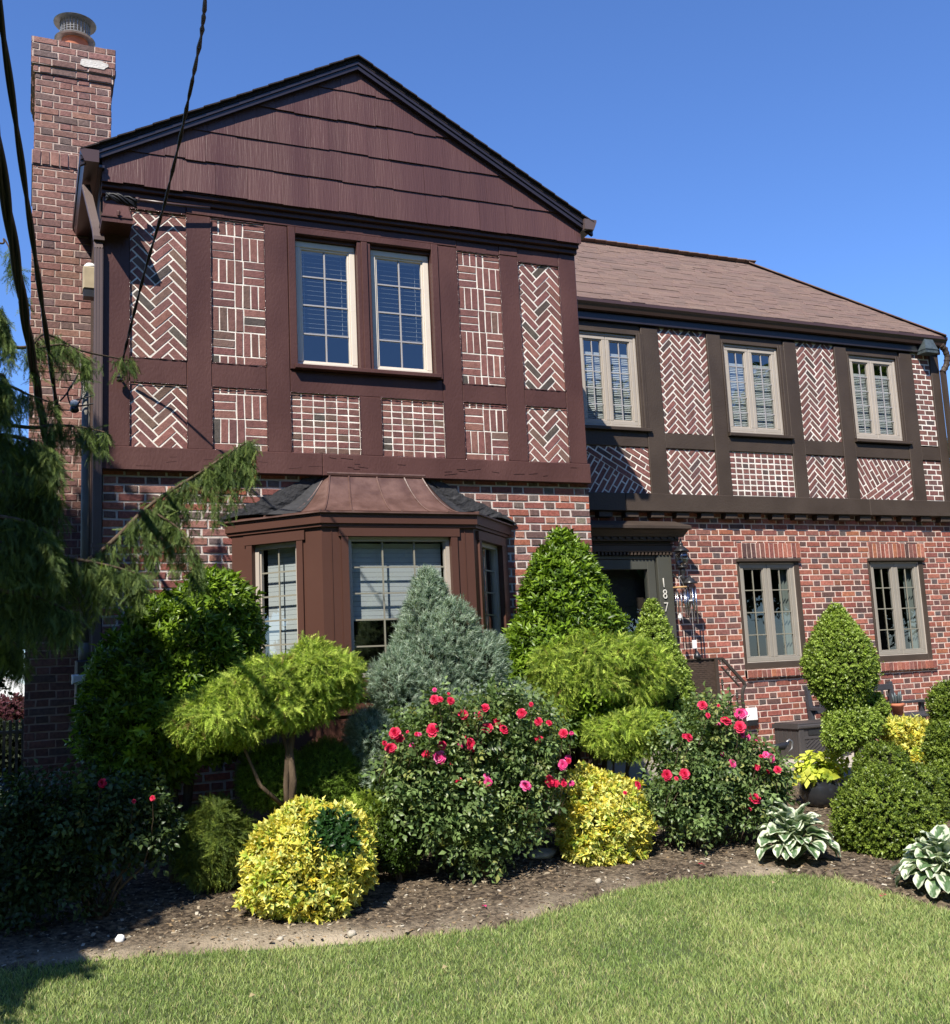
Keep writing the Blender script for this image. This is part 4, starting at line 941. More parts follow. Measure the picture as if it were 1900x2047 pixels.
# --- storage box
bx = at(1480+300*.2273, 1330+800*.2273, 9.45)
def dbox():
    X0, X1, Y0, Y1 = 7.72, 8.42, 9.22, 9.62; z0, z1 = .42, .745
    b = MB(); b.bbox(X0, X1, Y0, Y1, z0, z1, .01)
    for x in (X0, X1-.07): b.bbox(x, x+.07, Y0-.012, Y0+.0, z0, z1, .006)
    b.bbox(X0+.07, X1-.07, Y0-.010, Y0, z0, z0+.05, .005); b.bbox(X0+.07, X1-.07, Y0-.010, Y0, z1-.115, z1-.085, .004)
    for k in range(-7, 8):       # chevron ribs
        for s in (-1, 1):
            p0_ = ((X0+X1)/2, Y0-.004, z0+.10+k*.04); 
            xe = (X0+X1)/2+s*.26; ze = p0_[2]-.17
            pr_ = [(p0_[0]+(xe-p0_[0])*t, p0_[2]+(ze-p0_[2])*t) for t in (0, 1)]
            lo, hi = z0+.055, z1-.12
            t0, t1 = 0, 1
            za_, zb_ = pr_[0][1], pr_[1][1]
            if max(za_, zb_) < lo or min(za_, zb_) > hi: continue
            if za_ > hi: t0 = (za_-hi)/(za_-zb_)
            if zb_ < lo: t1 = (za_-lo)/(za_-zb_)
            if t1 <= t0: continue
            g = lambda t: (p0_[0]+(xe-p0_[0])*t, Y0-.004, za_+(zb_-za_)*t)
            b.bar(g(t0), g(t1), .012, .007, up=(0, 1, 0))
    for k in range(5): b.bbox(X0-.006, X0, Y0+.03+k*.075, Y0+.035+k*.075, z0, z1, .001)
    l = MB(); l.bbox(X0-.02, X1+.02, Y0-.03, Y1+.01, z1+.001, z1+.045, .012); l.bbox(X0, X1, Y0-.01, Y1-.01, z1+.045, z1+.058, .01)
    h = MB(); h.bbox(X0+.13, X1-.13, Y0-.013, Y0-.001, z1-.075, z1-.02, .004)
    return thing('storage_box', (8.05, 9.4, .42), 'charcoal plastic patio storage box with a chevron front', 'storage box', [b.build('body', M['grey']), l.build('lid', M['grey']), h.build('handle_slot', M['black'])])
dbox()
# --- bench
def bench():
    X0, X1 = 8.30, 9.98; Yb, Yf = 9.62, 9.15; zs_ = .80
    f = MB()
    def post(x, y, z0, z1, lean=0): f.bar((x, y, z0), (x, y+lean, z1), .055, .045, up=(0, 1, 0))
    xsr = (X0, 9.42)
    s = MB(); 
    for k in range(5): s.bbox(X0-.02, X1+.02, Yf+k*.095, Yf+k*.095+.075, zs_-.025, zs_, .004)
    bk = MB(); bk.bbox(X0+.03, 9.56, Yb+.045, Yb+.075, 1.075, 1.145, .004); bk.bbox(X0+.03, 9.56, Yb+.02, Yb+.05, .86, .90, .004)
    for k in range(9): bk.bbox(X0+.14+k*.135, X0+.17+k*.135, Yb+.045, Yb+.06, .90, 1.075, .003)
    for x in (X0, 9.55): post(x, Yb, .42, 1.17, .08)
    post(X1, Yb+.04, .42, .92, 0)
    for x in (X0, X1): post(x, Yf+.03, .42, .91)
    a = MB()
    for x in (X0, X1-.02): a.bbox(x-.03, x+.04, Yf-.03, Yb+.06, .905, .935, .006)
    a.bbox(9.57, X1+.03, Yb-.02, Yb+.02, .905, .935, .005)
    return thing('garden_bench', (9.1, 9.4, .42), 'dark grey slatted garden bench against the brick wall', 'bench', [*split_build(f, 'leg', M['benchp']), s.build('seat', M['benchp']), bk.build('backrest', M['benchp']), *split_build(a, 'armrest', M['benchp'])])
bench()
p = at(1480+1390*.2273, 1330+400*.2273, 9.3)
mb = MB(); mb.lathe((p.x, 9.3, .80), [(.055, 0), (.068, .1), (.078, .1), (.08, .135), (.07, .135), (.066, .12)], 20)
ct = MB()
for k in range(7):
    a = k*.9; ct.tube([(p.x+.03*math.cos(a), 9.3+.03*math.sin(a), .91), (p.x+.04*math.cos(a), 9.3+.04*math.sin(a), .97+.01*k), (p.x+.05*math.cos(a), 9.3+.05*math.sin(a), 1.02+.01*k)], [.014, .016, .004], 8)
thing('flower_pot', (p.x, 9.3, .8), 'terracotta pot holding a grey cactus on the bench', 'plant pot', [mb.build('pot', M['terra'], smooth=True), ct.build('cactus', M['verdi'], smooth=True)])
# --- garden ornament: steel bird
p = at(1560, 1490, 8.45); mb = MB()
mb.tube([p+Vector((-.10, 0, .01)), p+Vector((-.04, 0, -.01)), p+Vector((.03, 0, -.012)), p+Vector((.08, 0, .005)), p+Vector((.11, 0, .03))], [.006, .03, .042, .03, .006], 12)
m2 = MB(); m2.tube([p+Vector((.07, 0, .02)), p+Vector((.12, 0, .045)), p+Vector((.15, 0, .02)), p+Vector((.145, 0, -.04)), p+Vector((.10, 0, -.07))], [.01, .012, .012, .01, .006], 8)
m3 = MB(); m3.tube([p, p-Vector((0, 0, .4))], .004, 6)
thing('garden_ornament', tuple(p), 'black and silver metal bird ornament on a rod behind the right rose bush', 'ornament', [mb.build('body', M['black'], smooth=True), m2.build('tail', M['steel'], smooth=True), m3.build('rod', M['black'])])
# --- neighbour's car, fence
def car(x, y, z):
    L, W = 4.4, 1.75
    pr = [(0, .35), (.0, .75), (.15, .92), (1.1, 1.0), (1.75, 1.42), (3.1, 1.45), (3.95, 1.05), (4.35, .95), (4.4, .45), (4.3, .3), (.1, .28)]
    b = MB(); n = len(pr)
    for s in (0,): b.add([(x+a, y, z+c) for a, c in pr]+[(x+a, y+W, z+c) for a, c in pr], [tuple(range(n))[::-1], tuple(range(n, 2*n))]+[(i, (i+1) % n, (i+1) % n+n, i+n) for i in range(n)])
    g = MB(); 
    for q in ([(1.35, 1.02), (1.8, 1.36), (2.4, 1.39), (2.4, 1.02)], [(2.48, 1.02), (2.48, 1.39), (3.1, 1.39), (3.65, 1.05)]): g.add([(x+a, y-.006, z+c) for a, c in q], [(0, 1, 2, 3)])
    parts = [b.build('body', M['carw']), g.build('windows', M['black'])]
    for dx in (.8, 3.55):
        w = MB(); w.tube([(x+dx, y-.02, z+.32), (x+dx, y+.2, z+.32)], .32, 20); w.tube([(x+dx, y-.03, z+.32), (x+dx, y-.02, z+.32)], .18, 12); parts.append(w.build('wheel', M['tyre']))
    return thing('parked_car', (x+2, y+.9, z), 'white car parked beyond the chimney, seen through the cypress', 'car', parts)
car(-3.9, 17.5, .55)
fn_ = MB(); 
for k in range(60): fn_.box(-3.2+k*.06, -3.17+k*.06, 12, 12.015, .3, 1.25)
for z in (.42, 1.12): fn_.box(-3.3, .5, 11.995, 12.02, z, z+.03)
tag(fn_.build('iron_fence', M['black']), 'dark iron picket fence behind the chimney base', 'fence')
# ---------------------------------------------------------------- sun, sky, camera
S = Vector((.895, 1, -1.42)).normalized()
sun = bpy.data.lights.new('sun', 'SUN'); sun.energy = SUN_E; sun.angle = math.radians(.53); sun.color = (1, .94, .83)
so = bpy.data.objects.new('sun', sun); so.rotation_euler = S.to_track_quat('-Z', 'Y').to_euler(); COL.objects.link(so)
w = bpy.data.worlds.new('World'); scn.world = w; w.use_nodes = True
st = w.node_tree.nodes.new('ShaderNodeTexSky'); st.sky_type = 'NISHITA'; st.sun_disc = False
el = math.asin(-S.z); st.sun_elevation = el; st.sun_rotation = math.atan2(-S.x, -S.y); st.altitude = 0; st.air_density = SKY_AIR; st.dust_density = SKY_DUST; st.ozone_density = SKY_OZ
bg = w.node_tree.nodes['Background']; tn = w.node_tree.nodes.new('ShaderNodeVectorMath'); tn.operation = 'MULTIPLY'; tn.inputs[1].default_value = SKY_T; w.node_tree.links.new(st.outputs[0], tn.inputs[0]); w.node_tree.links.new(tn.outputs[0], bg.inputs[0]); bg.inputs[1].default_value = SKY_S
cam = bpy.data.cameras.new('camera'); cam.sensor_fit = 'HORIZONTAL'; cam.sensor_width = 36; cam.lens = FPX/1900*36; cam.clip_end = 2000; cam.clip_start = .05
co = bpy.data.objects.new('camera', cam); COL.objects.link(co)
m = Matrix(((R2.x, U2.x, -Fv.x, 0), (R2.y, U2.y, -Fv.y, 0), (R2.z, U2.z, -Fv.z, CAMZ), (0, 0, 0, 1))); co.matrix_world = m
scn.camera = co
scn.render.resolution_x = 950; scn.render.resolution_y = 1024
scn.view_settings.view_transform = 'Standard'; scn.view_settings.look = 'None'; scn.view_settings.gamma = 1; scn.view_settings.exposure = EXPO
scn.render.engine = 'CYCLES'; scn.cycles.max_bounces = 8; scn.cycles.transparent_max_bounces = 12; scn.cycles.caustics_reflective = False; scn.cycles.caustics_refractive = False
# ================================================================ GROUND
def vn(x, y, s, seed=0):      # cheap smooth noise
    r = np.random.default_rng(seed); o = 0
    for k in range(5):
        a = r.uniform(0, 6.28); f = s*(1.6**k); o = o+np.sin((x*np.cos(a)+y*np.sin(a))*f+r.uniform(0, 6.28)+1.3*np.sin((x*np.sin(a)-y*np.cos(a))*f*.7+r.uniform(0, 6.28)))/(1.35**k)
    return o/3.2
edge = [(-6, 6.5), (-3, 6.45), (-.1, 6.35), (.27, 6.33), (1.03, 6.17), (1.37, 6.07), (1.86, 5.97), (2.27, 5.91), (2.62, 5.88), (3.05, 6.01), (3.58, 6.17), (4.04, 6.23), (4.55, 6.12), (4.85, 6.01), (5.06, 5.80), (5.12, 5.55), (5.16, 5.30), (5.22, 4.98), (5.4, 4.3), (5.8, 3.4), (6.6, 2.2), (8, .5), (10, -3)]
ex = np.array([e[0] for e in edge]); ey = np.array([e[1] for e in edge])
def inlawn(x, y):
    yl = np.interp(x, ex[:14], ey[:14]); xl = np.interp(-y, -ey[13:], ex[13:])
    return np.where(x < 4.85, y < yl, (y < 6.01) & (x < xl))
def gnd(x, y): return np.interp(y, [5, 8.2], [0, .33])
# far ground sheet
g = MB(); NX, NY = 70, 90
xs = np.concatenate([np.linspace(-60, -5, 12), np.linspace(-4.5, 13, 46), np.linspace(15, 60, 12)]); ys = np.concatenate([np.linspace(-60, 0, 12), np.linspace(.3, 12, 60), np.linspace(13, 80, 18)])
X, Y = np.meshgrid(xs, ys, indexing='ij'); Z = gnd(X, Y)-.03+.004*vn(X, Y, 2.2, 3)
V = np.stack([X.ravel(), Y.ravel(), Z.ravel()], 1); ni_, nj = len(xs), len(ys)
I = np.arange(ni_*nj).reshape(ni_, nj); T = np.stack([I[:-1, :-1], I[1:, :-1], I[1:, 1:], I[:-1, 1:]], -1).reshape(-1, 4)
turf = bpy.data.materials.new('turf'); turf.use_nodes = True; n_, l_ = nodes(turf); b_ = n_['Principled BSDF']; b_.inputs['Roughness'].default_value = .9
nz = n_.new('ShaderNodeTexNoise'); nz.inputs['Scale'].default_value = 4; cr = n_.new('ShaderNodeValToRGB'); cr.color_ramp.elements[0].color = (.035, .05, .016, 1); cr.color_ramp.elements[1].color = (.09, .11, .04, 1)
l_.new(nz.outputs[0], cr.inputs[0]); l_.new(cr.outputs[0], b_.inputs['Base Color'])
o = np_mesh('ground', V, T, np.ones((len(V), 3)), turf, smooth=True); tag(o, kind='structure')
# soil bed
soil = bpy.data.materials.new('bed_soil'); soil.use_nodes = True; n_, l_ = nodes(soil); b_ = n_['Principled BSDF']; b_.inputs['Roughness'].default_value = .95; b_.inputs['Specular IOR Level'].default_value = .15
tc = n_.new('ShaderNodeTexCoord'); nz = n_.new('ShaderNodeTexNoise'); nz.inputs['Scale'].default_value = 26; nz.inputs['Detail'].default_value = 10; cr = n_.new('ShaderNodeValToRGB')
e_ = cr.color_ramp.elements; e_[0].position = .38; e_[0].color = (.035, .026, .019, 1); e_[1].position = .66; e_[1].color = (.19, .145, .1, 1)
n2 = n_.new('ShaderNodeTexNoise'); n2.inputs['Scale'].default_value = 1.6; n2.inputs['Detail'].default_value = 5; c2 = n_.new('ShaderNodeValToRGB'); c2.color_ramp.elements[0].position = .54; c2.color_ramp.elements[1].position = .7
mx = n_.new('ShaderNodeMix'); mx.data_type = 'RGBA'; mx.inputs['B'].default_value = (.40, .33, .24, 1)
l_.new(tc.outputs['Object'], nz.inputs['Vector']); l_.new(tc.outputs['Object'], n2.inputs['Vector']); l_.new(nz.outputs[0], cr.inputs[0]); l_.new(n2.outputs[0], c2.inputs[0]); at_ = n_.new('ShaderNodeAttribute'); at_.attribute_name = 'Col'; l_.new(at_.outputs['Fac'], mx.inputs['Factor']); l_.new(cr.outputs[0], mx.inputs['A']); l_.new(mx.outputs['Result'], b_.inputs['Base Color'])
bp = n_.new('ShaderNodeBump'); bp.inputs['Strength'].default_value = 1; bp.inputs['Distance'].default_value = .02; nb = n_.new('ShaderNodeTexNoise'); nb.inputs['Scale'].default_value = 70; nb.inputs['Detail'].default_value = 8
l_.new(tc.outputs['Object'], nb.inputs['Vector']); l_.new(nb.outputs[0], bp.inputs['Height']); l_.new(bp.outputs[0], b_.inputs['Normal'])
def bedz(x, y): return gnd(x, y)+.012*vn(x, y, 3, 5)+.008*vn(x, y, 13, 6)+.004*vn(x, y, 40, 8)
xs = np.linspace(-4, 12, 330); ys = np.linspace(3, 8.3, 190); X, Y = np.meshgrid(xs, ys, indexing='ij'); D = inlawn(X, Y)
Yb_ = np.where(X < 4.85, np.interp(X, ex[:14], ey[:14]), 0)
Z = bedz(X, Y); Z = np.where(D, Z-.05, Z)
V = np.stack([X.ravel(), Y.ravel(), Z.ravel()], 1); I = np.arange(X.size).reshape(X.shape); T = np.stack([I[:-1, :-1], I[1:, :-1], I[1:, 1:], I[:-1, 1:]], -1).reshape(-1, 4)
keep = ~(D.ravel()[T].all(1)); T = T[keep]
dd_ = (Y-Yb_); mk_ = np.clip(1.15-dd_/.30, 0, 1)*np.clip(.35+.9*vn(X, Y, 2.3, 31)+.35*vn(X, Y, 11, 32), 0, 1)+np.clip(vn(X, Y, 1.7, 35)-.35, 0, .6); mk_ = np.clip(mk_, 0, 1)*(X < 5); Cb = np.repeat(mk_.ravel()[:, None], 3, 1)
o = np_mesh('bed_soil', V, T, Cb, soil, smooth=True); tag(o, kind='structure')

# ================================================================ SCATTER TOOLS
def nrmz(a): return a/np.maximum(np.linalg.norm(a, axis=-1, keepdims=True), 1e-9)
def leafT(L=1, W=.5, fold=.08, curl=.1, c0=(1, 1, 1), c1=None, wide=.5):
    """a leaf along +y, 6 points; c0 midrib colour factor, c1 margin"""
    c1 = c1 or c0; cm = tuple(a*.5+b*.5 for a, b in zip(c0, c1))
    v = [(0, 0, 0), (-W/2, wide*L, fold), (W/2, wide*L, fold), (0, L, -curl), (0, wide*L, 0), (0, L*.25, 0)]
    f = [(5, 4, 1), (5, 2, 4), (0, 5, 1), (0, 2, 5), (4, 3, 1), (4, 2, 3)]
    return np.array(v, float), np.array(f), np.array([c0, c1, c1, c1, c0, c0], float)
def blade(L, W): # thin needle, one triangle
    return np.array([(-W/2, 0, 0), (W/2, 0, 0), (0, L, 0)], float), np.array([(0, 1, 2)]), np.ones((3, 3))
def quadleaf(L, W, fold=.1):
    return np.array([(0, 0, 0), (-W/2, L*.5, fold*W), (0, L, 0), (W/2, L*.5, fold*W)], float), np.array([(0, 3, 2), (0, 2, 1)]), np.ones((4, 3))
def frame(Y_, Zh):
    Y_ = nrmz(Y_); X_ = nrmz(np.cross(Y_, Zh)); Z_ = np.cross(X_, Y_); return np.stack([X_, Y_, Z_], -1)
def inst(T, P, R, s, col):
    v, f, c = T; s = np.asarray(s).reshape(-1, 1, 1)
    V = np.einsum('nij,kj->nki', R, v)*s+P[:, None, :]
    F = f[None]+(np.arange(len(P))*len(v))[:, None, None]; C = c[None]*col[:, None, :]
    return V.reshape(-1, 3), F.reshape(-1, 3), C.reshape(-1, 3)
def join(L):
    V = []; F = []; C = []; n = 0
    for v, f, c in L: V.append(v); F.append(f+n); C.append(c); n += len(v)
    return np.concatenate(V), np.concatenate(F), np.concatenate(C)
def sprigT(n, L, W, stem, droop=0, seed=1, leaf='quad', spread=1.0, up=.5, fold=.1):
    """a twig along +y carrying n small leaves"""
    r = np.random.default_rng(seed); parts = []
    for k in range(n):
        t = (k+.3)/n; a = k*2.4+r.uniform(-.3, .3); d = np.array([math.cos(a)*spread, up+r.uniform(-.1, .3), math.sin(a)*spread])
        base = np.array([0, t*stem, -droop*t*t]); lf = quadleaf(L*r.uniform(.75, 1.15), W, fold) if leaf == 'quad' else (leafT(L*r.uniform(.75, 1.15), W, .06*L, .15*L) if leaf == 'leaf' else blade(L*r.uniform(.7, 1.2), W))
        R = frame(d[None], np.array([[r.uniform(-.4, .4), 1, r.uniform(-.4, .4)]]))
        parts.append(inst(lf, base[None], R, [1], np.ones((1, 3))*r.uniform(.85, 1.15)))
    return join(parts)
def fernT(n, L, W, stem, seed=1, droop=.3, curve=0.25):
    """flat spray: central stem with side needles both sides (cypress)"""
    r = np.random.default_rng(seed); parts = []
    for k in range(n):
        t = (k+.5)/n; base = np.array([r.uniform(-.02, .02)*stem, t*stem, -droop*stem*t*t])
        for s in (-1, 1):
            d = np.array([s*(.75-.3*t), 1, r.uniform(-.35, .15)-droop*t]); R = frame(d[None], np.array([[0, 0, 1.]]))
            parts.append(inst(blade(L*(1-.55*t)*r.uniform(.8, 1.2), W), base[None], R, [1], np.ones((1, 3))*r.uniform(.85, 1.2)))
    v = np.array([(-W*.4, 0, 0), (W*.4, 0, 0), (0, stem*1.1, -droop*stem*1.1)]); parts.append((v, np.array([(0, 1, 2)]), np.ones((3, 3))))
    return join(parts)
def lump(d, amp, seed):
    r = np.random.default_rng(seed); o = 0
    for k in range(7):
        a = nrmz(r.normal(size=3)); o = o+np.sin(d@a*r.uniform(3, 9)+r.uniform(0, 6.28))
    return 1+amp*o/3
def ell(c, r, n, depth=.25, amp=.07, seed=0, cutz=-1.0, fr=1):
    """points and outward normals in the outer shell of a lumpy ellipsoid"""
    d = nrmz(rng.normal(size=(int(n*1.5), 3))); d = d[d[:, 2] > cutz][:n]; r = np.array(r, float)
    k = lump(d, amp, seed)*(1-np.abs(rng.normal(size=len(d)))*depth*.5)*np.where(rng.random(len(d)) < .035, rng.uniform(1.02, 1.11, len(d)), 1)
    return np.array(c)+d*r*k[:, None], nrmz(d/r)
def prof_pts(c, prof, n, depth=.2, amp=.06, seed=0):
    """same for a shape given by (height, radius) pairs round a vertical axis"""
    h = np.array([p[0] for p in prof]); rr = np.array([p[1] for p in prof])
    hh = np.linspace(h[0], h[-1], 400); r_ = np.interp(hh, h, rr); pdf = np.sqrt(r_+.01); pdf /= pdf.sum()
    z = rng.choice(hh, n, p=pdf)+rng.uniform(-.01, .01, n); a = rng.uniform(0, 2*math.pi, n); R = np.interp(z, h, rr); g = np.gradient(r_, hh); sl = np.interp(z, hh, g)
    d = np.stack([np.cos(a), np.sin(a), z*3], 1); k = lump(d, amp, seed)*(1-np.abs(rng.normal(size=n))*depth*.5)*np.where(rng.random(n) < .035, rng.uniform(1.03, 1.13, n), 1)
    P = np.stack([np.cos(a)*R*k, np.sin(a)*R*k, z], 1)+np.array(c); N = nrmz(np.stack([np.cos(a), np.sin(a), -sl], 1)); return P, N
def clothe(P, N, Ts, size, cols, up=.3, out=.8, rnd=.7, svar=.25, zup=0.0, light=.18):
    """put random templates at the points; cols = list of (rgb, weight)"""
    n = len(P); res = []
    cc = np.array([c for c, _ in cols]); ww = np.array([w for _, w in cols], float); ww /= ww.sum()
    ci_ = rng.choice(len(cc), n, p=ww); col = cc[ci_]*(1+rng.normal(size=(n, 1))*light).clip(.5, 1.6)
    Yd = nrmz(N*out+np.array([0, 0, up])+rng.normal(size=(n, 3))*rnd*.6); Zh = nrmz(N+np.array([0, 0, zup])+rng.normal(size=(n, 3))*.55)
    which = rng.integers(0, len(Ts), n)
    for k, T in enumerate(Ts):
        m_ = which == k
        if m_.any(): res.append(inst(T, P[m_], frame(Yd[m_], Zh[m_]), size*(1+rng.uniform(-svar, svar, m_.sum())), col[m_]))
    return join(res)
def core_ell(mb, c, r, k=.8, seed=0):
    n1, n2 = 10, 14; vs = []
    for i in range(n1+1):
        th = math.pi*i/n1
        for j in range(n2):
            ph = 2*math.pi*j/n2; d = np.array([math.sin(th)*math.cos(ph), math.sin(th)*math.sin(ph), math.cos(th)]); q = float(lump(d, .09, seed))*k
            vs.append((c[0]+d[0]*r[0]*q, c[1]+d[1]*r[1]*q, c[2]+d[2]*r[2]*q))
    mb.add(vs, [(i*n2+j, (i+1)*n2+j, (i+1)*n2+(j+1) % n2, i*n2+(j+1) % n2) for i in range(n1) for j in range(n2)])
def shrub(name, label, cat, loc, parts, stems=None, core=None, group=None):
    """parts: list of (part name, [arrays], material)"""
    ob = []
    for nm, arrs, m_ in parts: v, f, c = join(arrs); ob.append(np_mesh(nm, v, f, c, M[m_]))
    if core: ob.append(core.build('shaded_twig_core', M['core'], smooth=True))
    if stems: ob.append(stems.build('trunk', M['bark'], smooth=True))
    return thing(name, loc, label, cat, ob, group)
def A3(px, py, Y): v = at(px, py, Y); return np.array([v.x, v.y, v.z])
def stems(base, tops, r=.012, wob=.03, mb=None):
    mb = mb or MB()
    for t in tops:
        b = Vector(base); t = Vector(t); pts = [b.lerp(t, u)+Vector((random.uniform(-wob, wob), random.uniform(-wob, wob), 0))*math.sin(u*3.14) for u in (0, .2, .4, .6, .8, 1)]
        mb.tube(pts, [r*(1-.75*u) for u in (0, .2, .4, .6, .8, 1)], 7)
    return mb

# ================================================================ SHRUBS
boxT = [sprigT(7, .021, .013, .035, seed=s, up=.6) for s in range(4)]
BOX = [((.13, .18, .025), 4), ((.19, .25, .04), 3), ((.07, .11, .015), 3)]
BOXL = [((.21, .29, .045), 4), ((.28, .36, .07), 3), ((.1, .15, .022), 2)]
def boxwood(px, py, Y, rx, rz, n, label, cat='boxwood', cols=BOX, ry=None, name='boxwood_shrub', amp=.06, seed=1, group=None, extra=()):
    k = mpp(px, py, Y); c = A3(px, py, Y); r = (rx*k, (ry or rx)*k, rz*k); core = MB(); core_ell(core, c, r, .84, seed); arr = []
    P, N = ell(c, r, n, .22, amp, seed); arr.append(clothe(P, N, boxT, 1, cols, up=.5))
    for (qx, qy, dY, ax, az, nn) in extra:
        c2 = A3(qx, qy, Y+dY); k2 = mpp(qx, qy, Y+dY); r2 = (ax*k2, ax*k2, az*k2); core_ell(core, c2, r2, .84, seed+5); P, N = ell(c2, r2, nn, .22, amp, seed+3); arr.append(clothe(P, N, boxT, 1, cols, up=.5))
    gz0 = gz(Y); st = stems((c[0], Y, gz0-.03), [(c[0]+random.uniform(-.1, .1), Y+random.uniform(-.1, .1), c[2]) for _ in range(4)], .014)
    return shrub(name, label, cat, (c[0], Y, gz0), [('foliage', arr, 'leafg')], st, core, group)
# right hand big mound in front
boxwood(1770, 1645, 6.15, 96, 104, 6600, 'large dark boxwood mound between the two striped hostas', seed=3, ry=92, cols=BOX, extra=((1765, 1540, .2, 52, 48, 1400), (1830, 1600, .15, 56, 66, 1700)))
boxwood(1900, 1500, 6.75, 44, 62, 2200, 'boxwood mass cut by the right edge above the yellow shrub', seed=9, cols=BOX, extra=((1902, 1420, .05, 40, 56, 1500), (1895, 1580, -.1, 50, 56, 1600)))
boxwood(798, 1680, 6.85, 44, 58, 1900, 'small shaded boxwood under the left side of the rose bush', seed=12, cols=[((.03, .055, .008), 3), ((.05, .09, .012), 2)])  # leaf colours darkened to carry the shade under the roses
# topiary: cone, tilted ball
def topiary():
    Y = 7.15; arr = []; core = MB()
    b = A3(1690, 1424, Y); k = mpp(1690, 1350, Y); prof = [(0, 22*k), (25*k, 42*k), (55*k, 62*k), (95*k, 69*k), (130*k, 58*k), (165*k, 36*k), (190*k, 19*k), (208*k, 4*k)]
    P, N = prof_pts(b, prof, 5200, .16, .04, 4); arr.append(clothe(P, N, boxT, .95, BOXL, up=.5)); core.lathe(b, [(r*.84, h*.96) for h, r in prof], 16)
    for (px, py, ax, az, nn) in ((1703, 1450, 50, 44, 2300), (1745, 1418, 26, 28, 700), (1678, 1475, 28, 28, 600)):
        c = A3(px, py, Y-.05); r = (ax*k, ax*k, az*k); P, N = ell(c, r, nn, .2, .06, px); arr.append(clothe(P, N, boxT, .95, BOXL, up=.5)); core_ell(core, c, r, .84, px)
    c = A3(1705, 1425, Y); st = stems((c[0], Y, .2), [tuple(A3(1700, 1400, Y))], .028, .02)
    shrub('topiary_boxwood', 'clipped boxwood topiary with an egg shaped top over a ball', 'topiary', (c[0], Y, gz(Y)), [('foliage', arr, 'leafg')], st, core)
topiary()
def conebox():
    Y = 7.95; b = A3(1345, 1470, Y); k = mpp(1340, 1350, Y); prof = [(0, 40*k), (60*k, 62*k), (120*k, 52*k), (190*k, 30*k), (240*k, 15*k), (262*k, 3*k)]; core = MB()
    b = A3(1322, 1475, Y); prof = [(0, 45*k), (40*k, 66*k), (90*k, 68*k), (150*k, 52*k), (205*k, 30*k), (245*k, 14*k), (268*k, 3*k)]
    P, N = prof_pts(b, prof, 5200, .16, .05, 4); core.lathe(b, [(r*.84, h*.96) for h, r in prof], 16)
    shrub('boxwood_cone', 'bright boxwood cone in front of the entrance door', 'boxwood', (b[0], Y, gz(Y)), [('foliage', [clothe(P, N, boxT, 1, BOXL, up=.5)], 'leafg')], stems((b[0], Y, .25), [tuple(b+np.array([0, 0, .3]))], .03), core)
conebox()
# broadleaf evergreens
brT = [sprigT(8, .062, .021, .07, seed=s, leaf='leaf', up=.75, spread=.8) for s in range(4)]
BR = [((.09, .155, .014), 4), ((.15, .24, .02), 3), ((.2, .3, .03), 2), ((.045, .085, .01), 2)]
def laurelR():
    Y = 7.75; b = A3(1145, 1450, Y); k = mpp(1140, 1280, Y); prof = [(-30*k, 80*k), (30*k, 118*k), (110*k, 124*k), (190*k, 100*k), (270*k, 70*k), (330*k, 40*k), (362*k, 12*k), (372*k, 3*k)]; core = MB()
    P, N = prof_pts(b, prof, 5200, .2, .07, 8); core.lathe(b, [(r*.82, h*.95) for h, r in prof], 16)
    shrub('broadleaf_evergreen', 'tall glossy broadleaf evergreen between the bay and the front door', 'evergreen shrub', (b[0], Y, gz(Y)), [('foliage', [clothe(P, N, brT, 1, BR, up=.7, out=.9, zup=.4)], 'leafg')], stems((b[0], Y, .25), [tuple(b+np.array([random.uniform(-.2, .2), 0, .8])) for _ in range(4)], .03), core)
laurelR()
def laurelL():
    Y = 7.5; k = mpp(380, 1300, Y); core = MB(); arr = []
    for px, py, ax, az, nn in ((430, 1260, 78, 105, 1900), (360, 1330, 120, 130, 3000), (290, 1420, 115, 150, 2400), (420, 1390, 105, 120, 1800)):
        c = A3(px, py, Y); r = (ax*k, ax*k*.9, az*k); P, N = ell(c, r, nn, .25, .1, px); arr.append(clothe(P, N, brT, 1, BR, up=.7, out=.9, zup=.4)); core_ell(core, c, r, .8, px)
    c = A3(350, 1500, Y)
    shrub('broadleaf_evergreen', 'broad glossy evergreen under the cypress left of the bay', 'evergreen shrub', (c[0], Y, gz(Y)), [('foliage', arr, 'leafg')], stems((c[0], Y, .2), [tuple(A3(px, py, Y)) for px, py in ((430, 1260), (360, 1300), (290, 1380), (420, 1380))], .035), core)
laurelL()
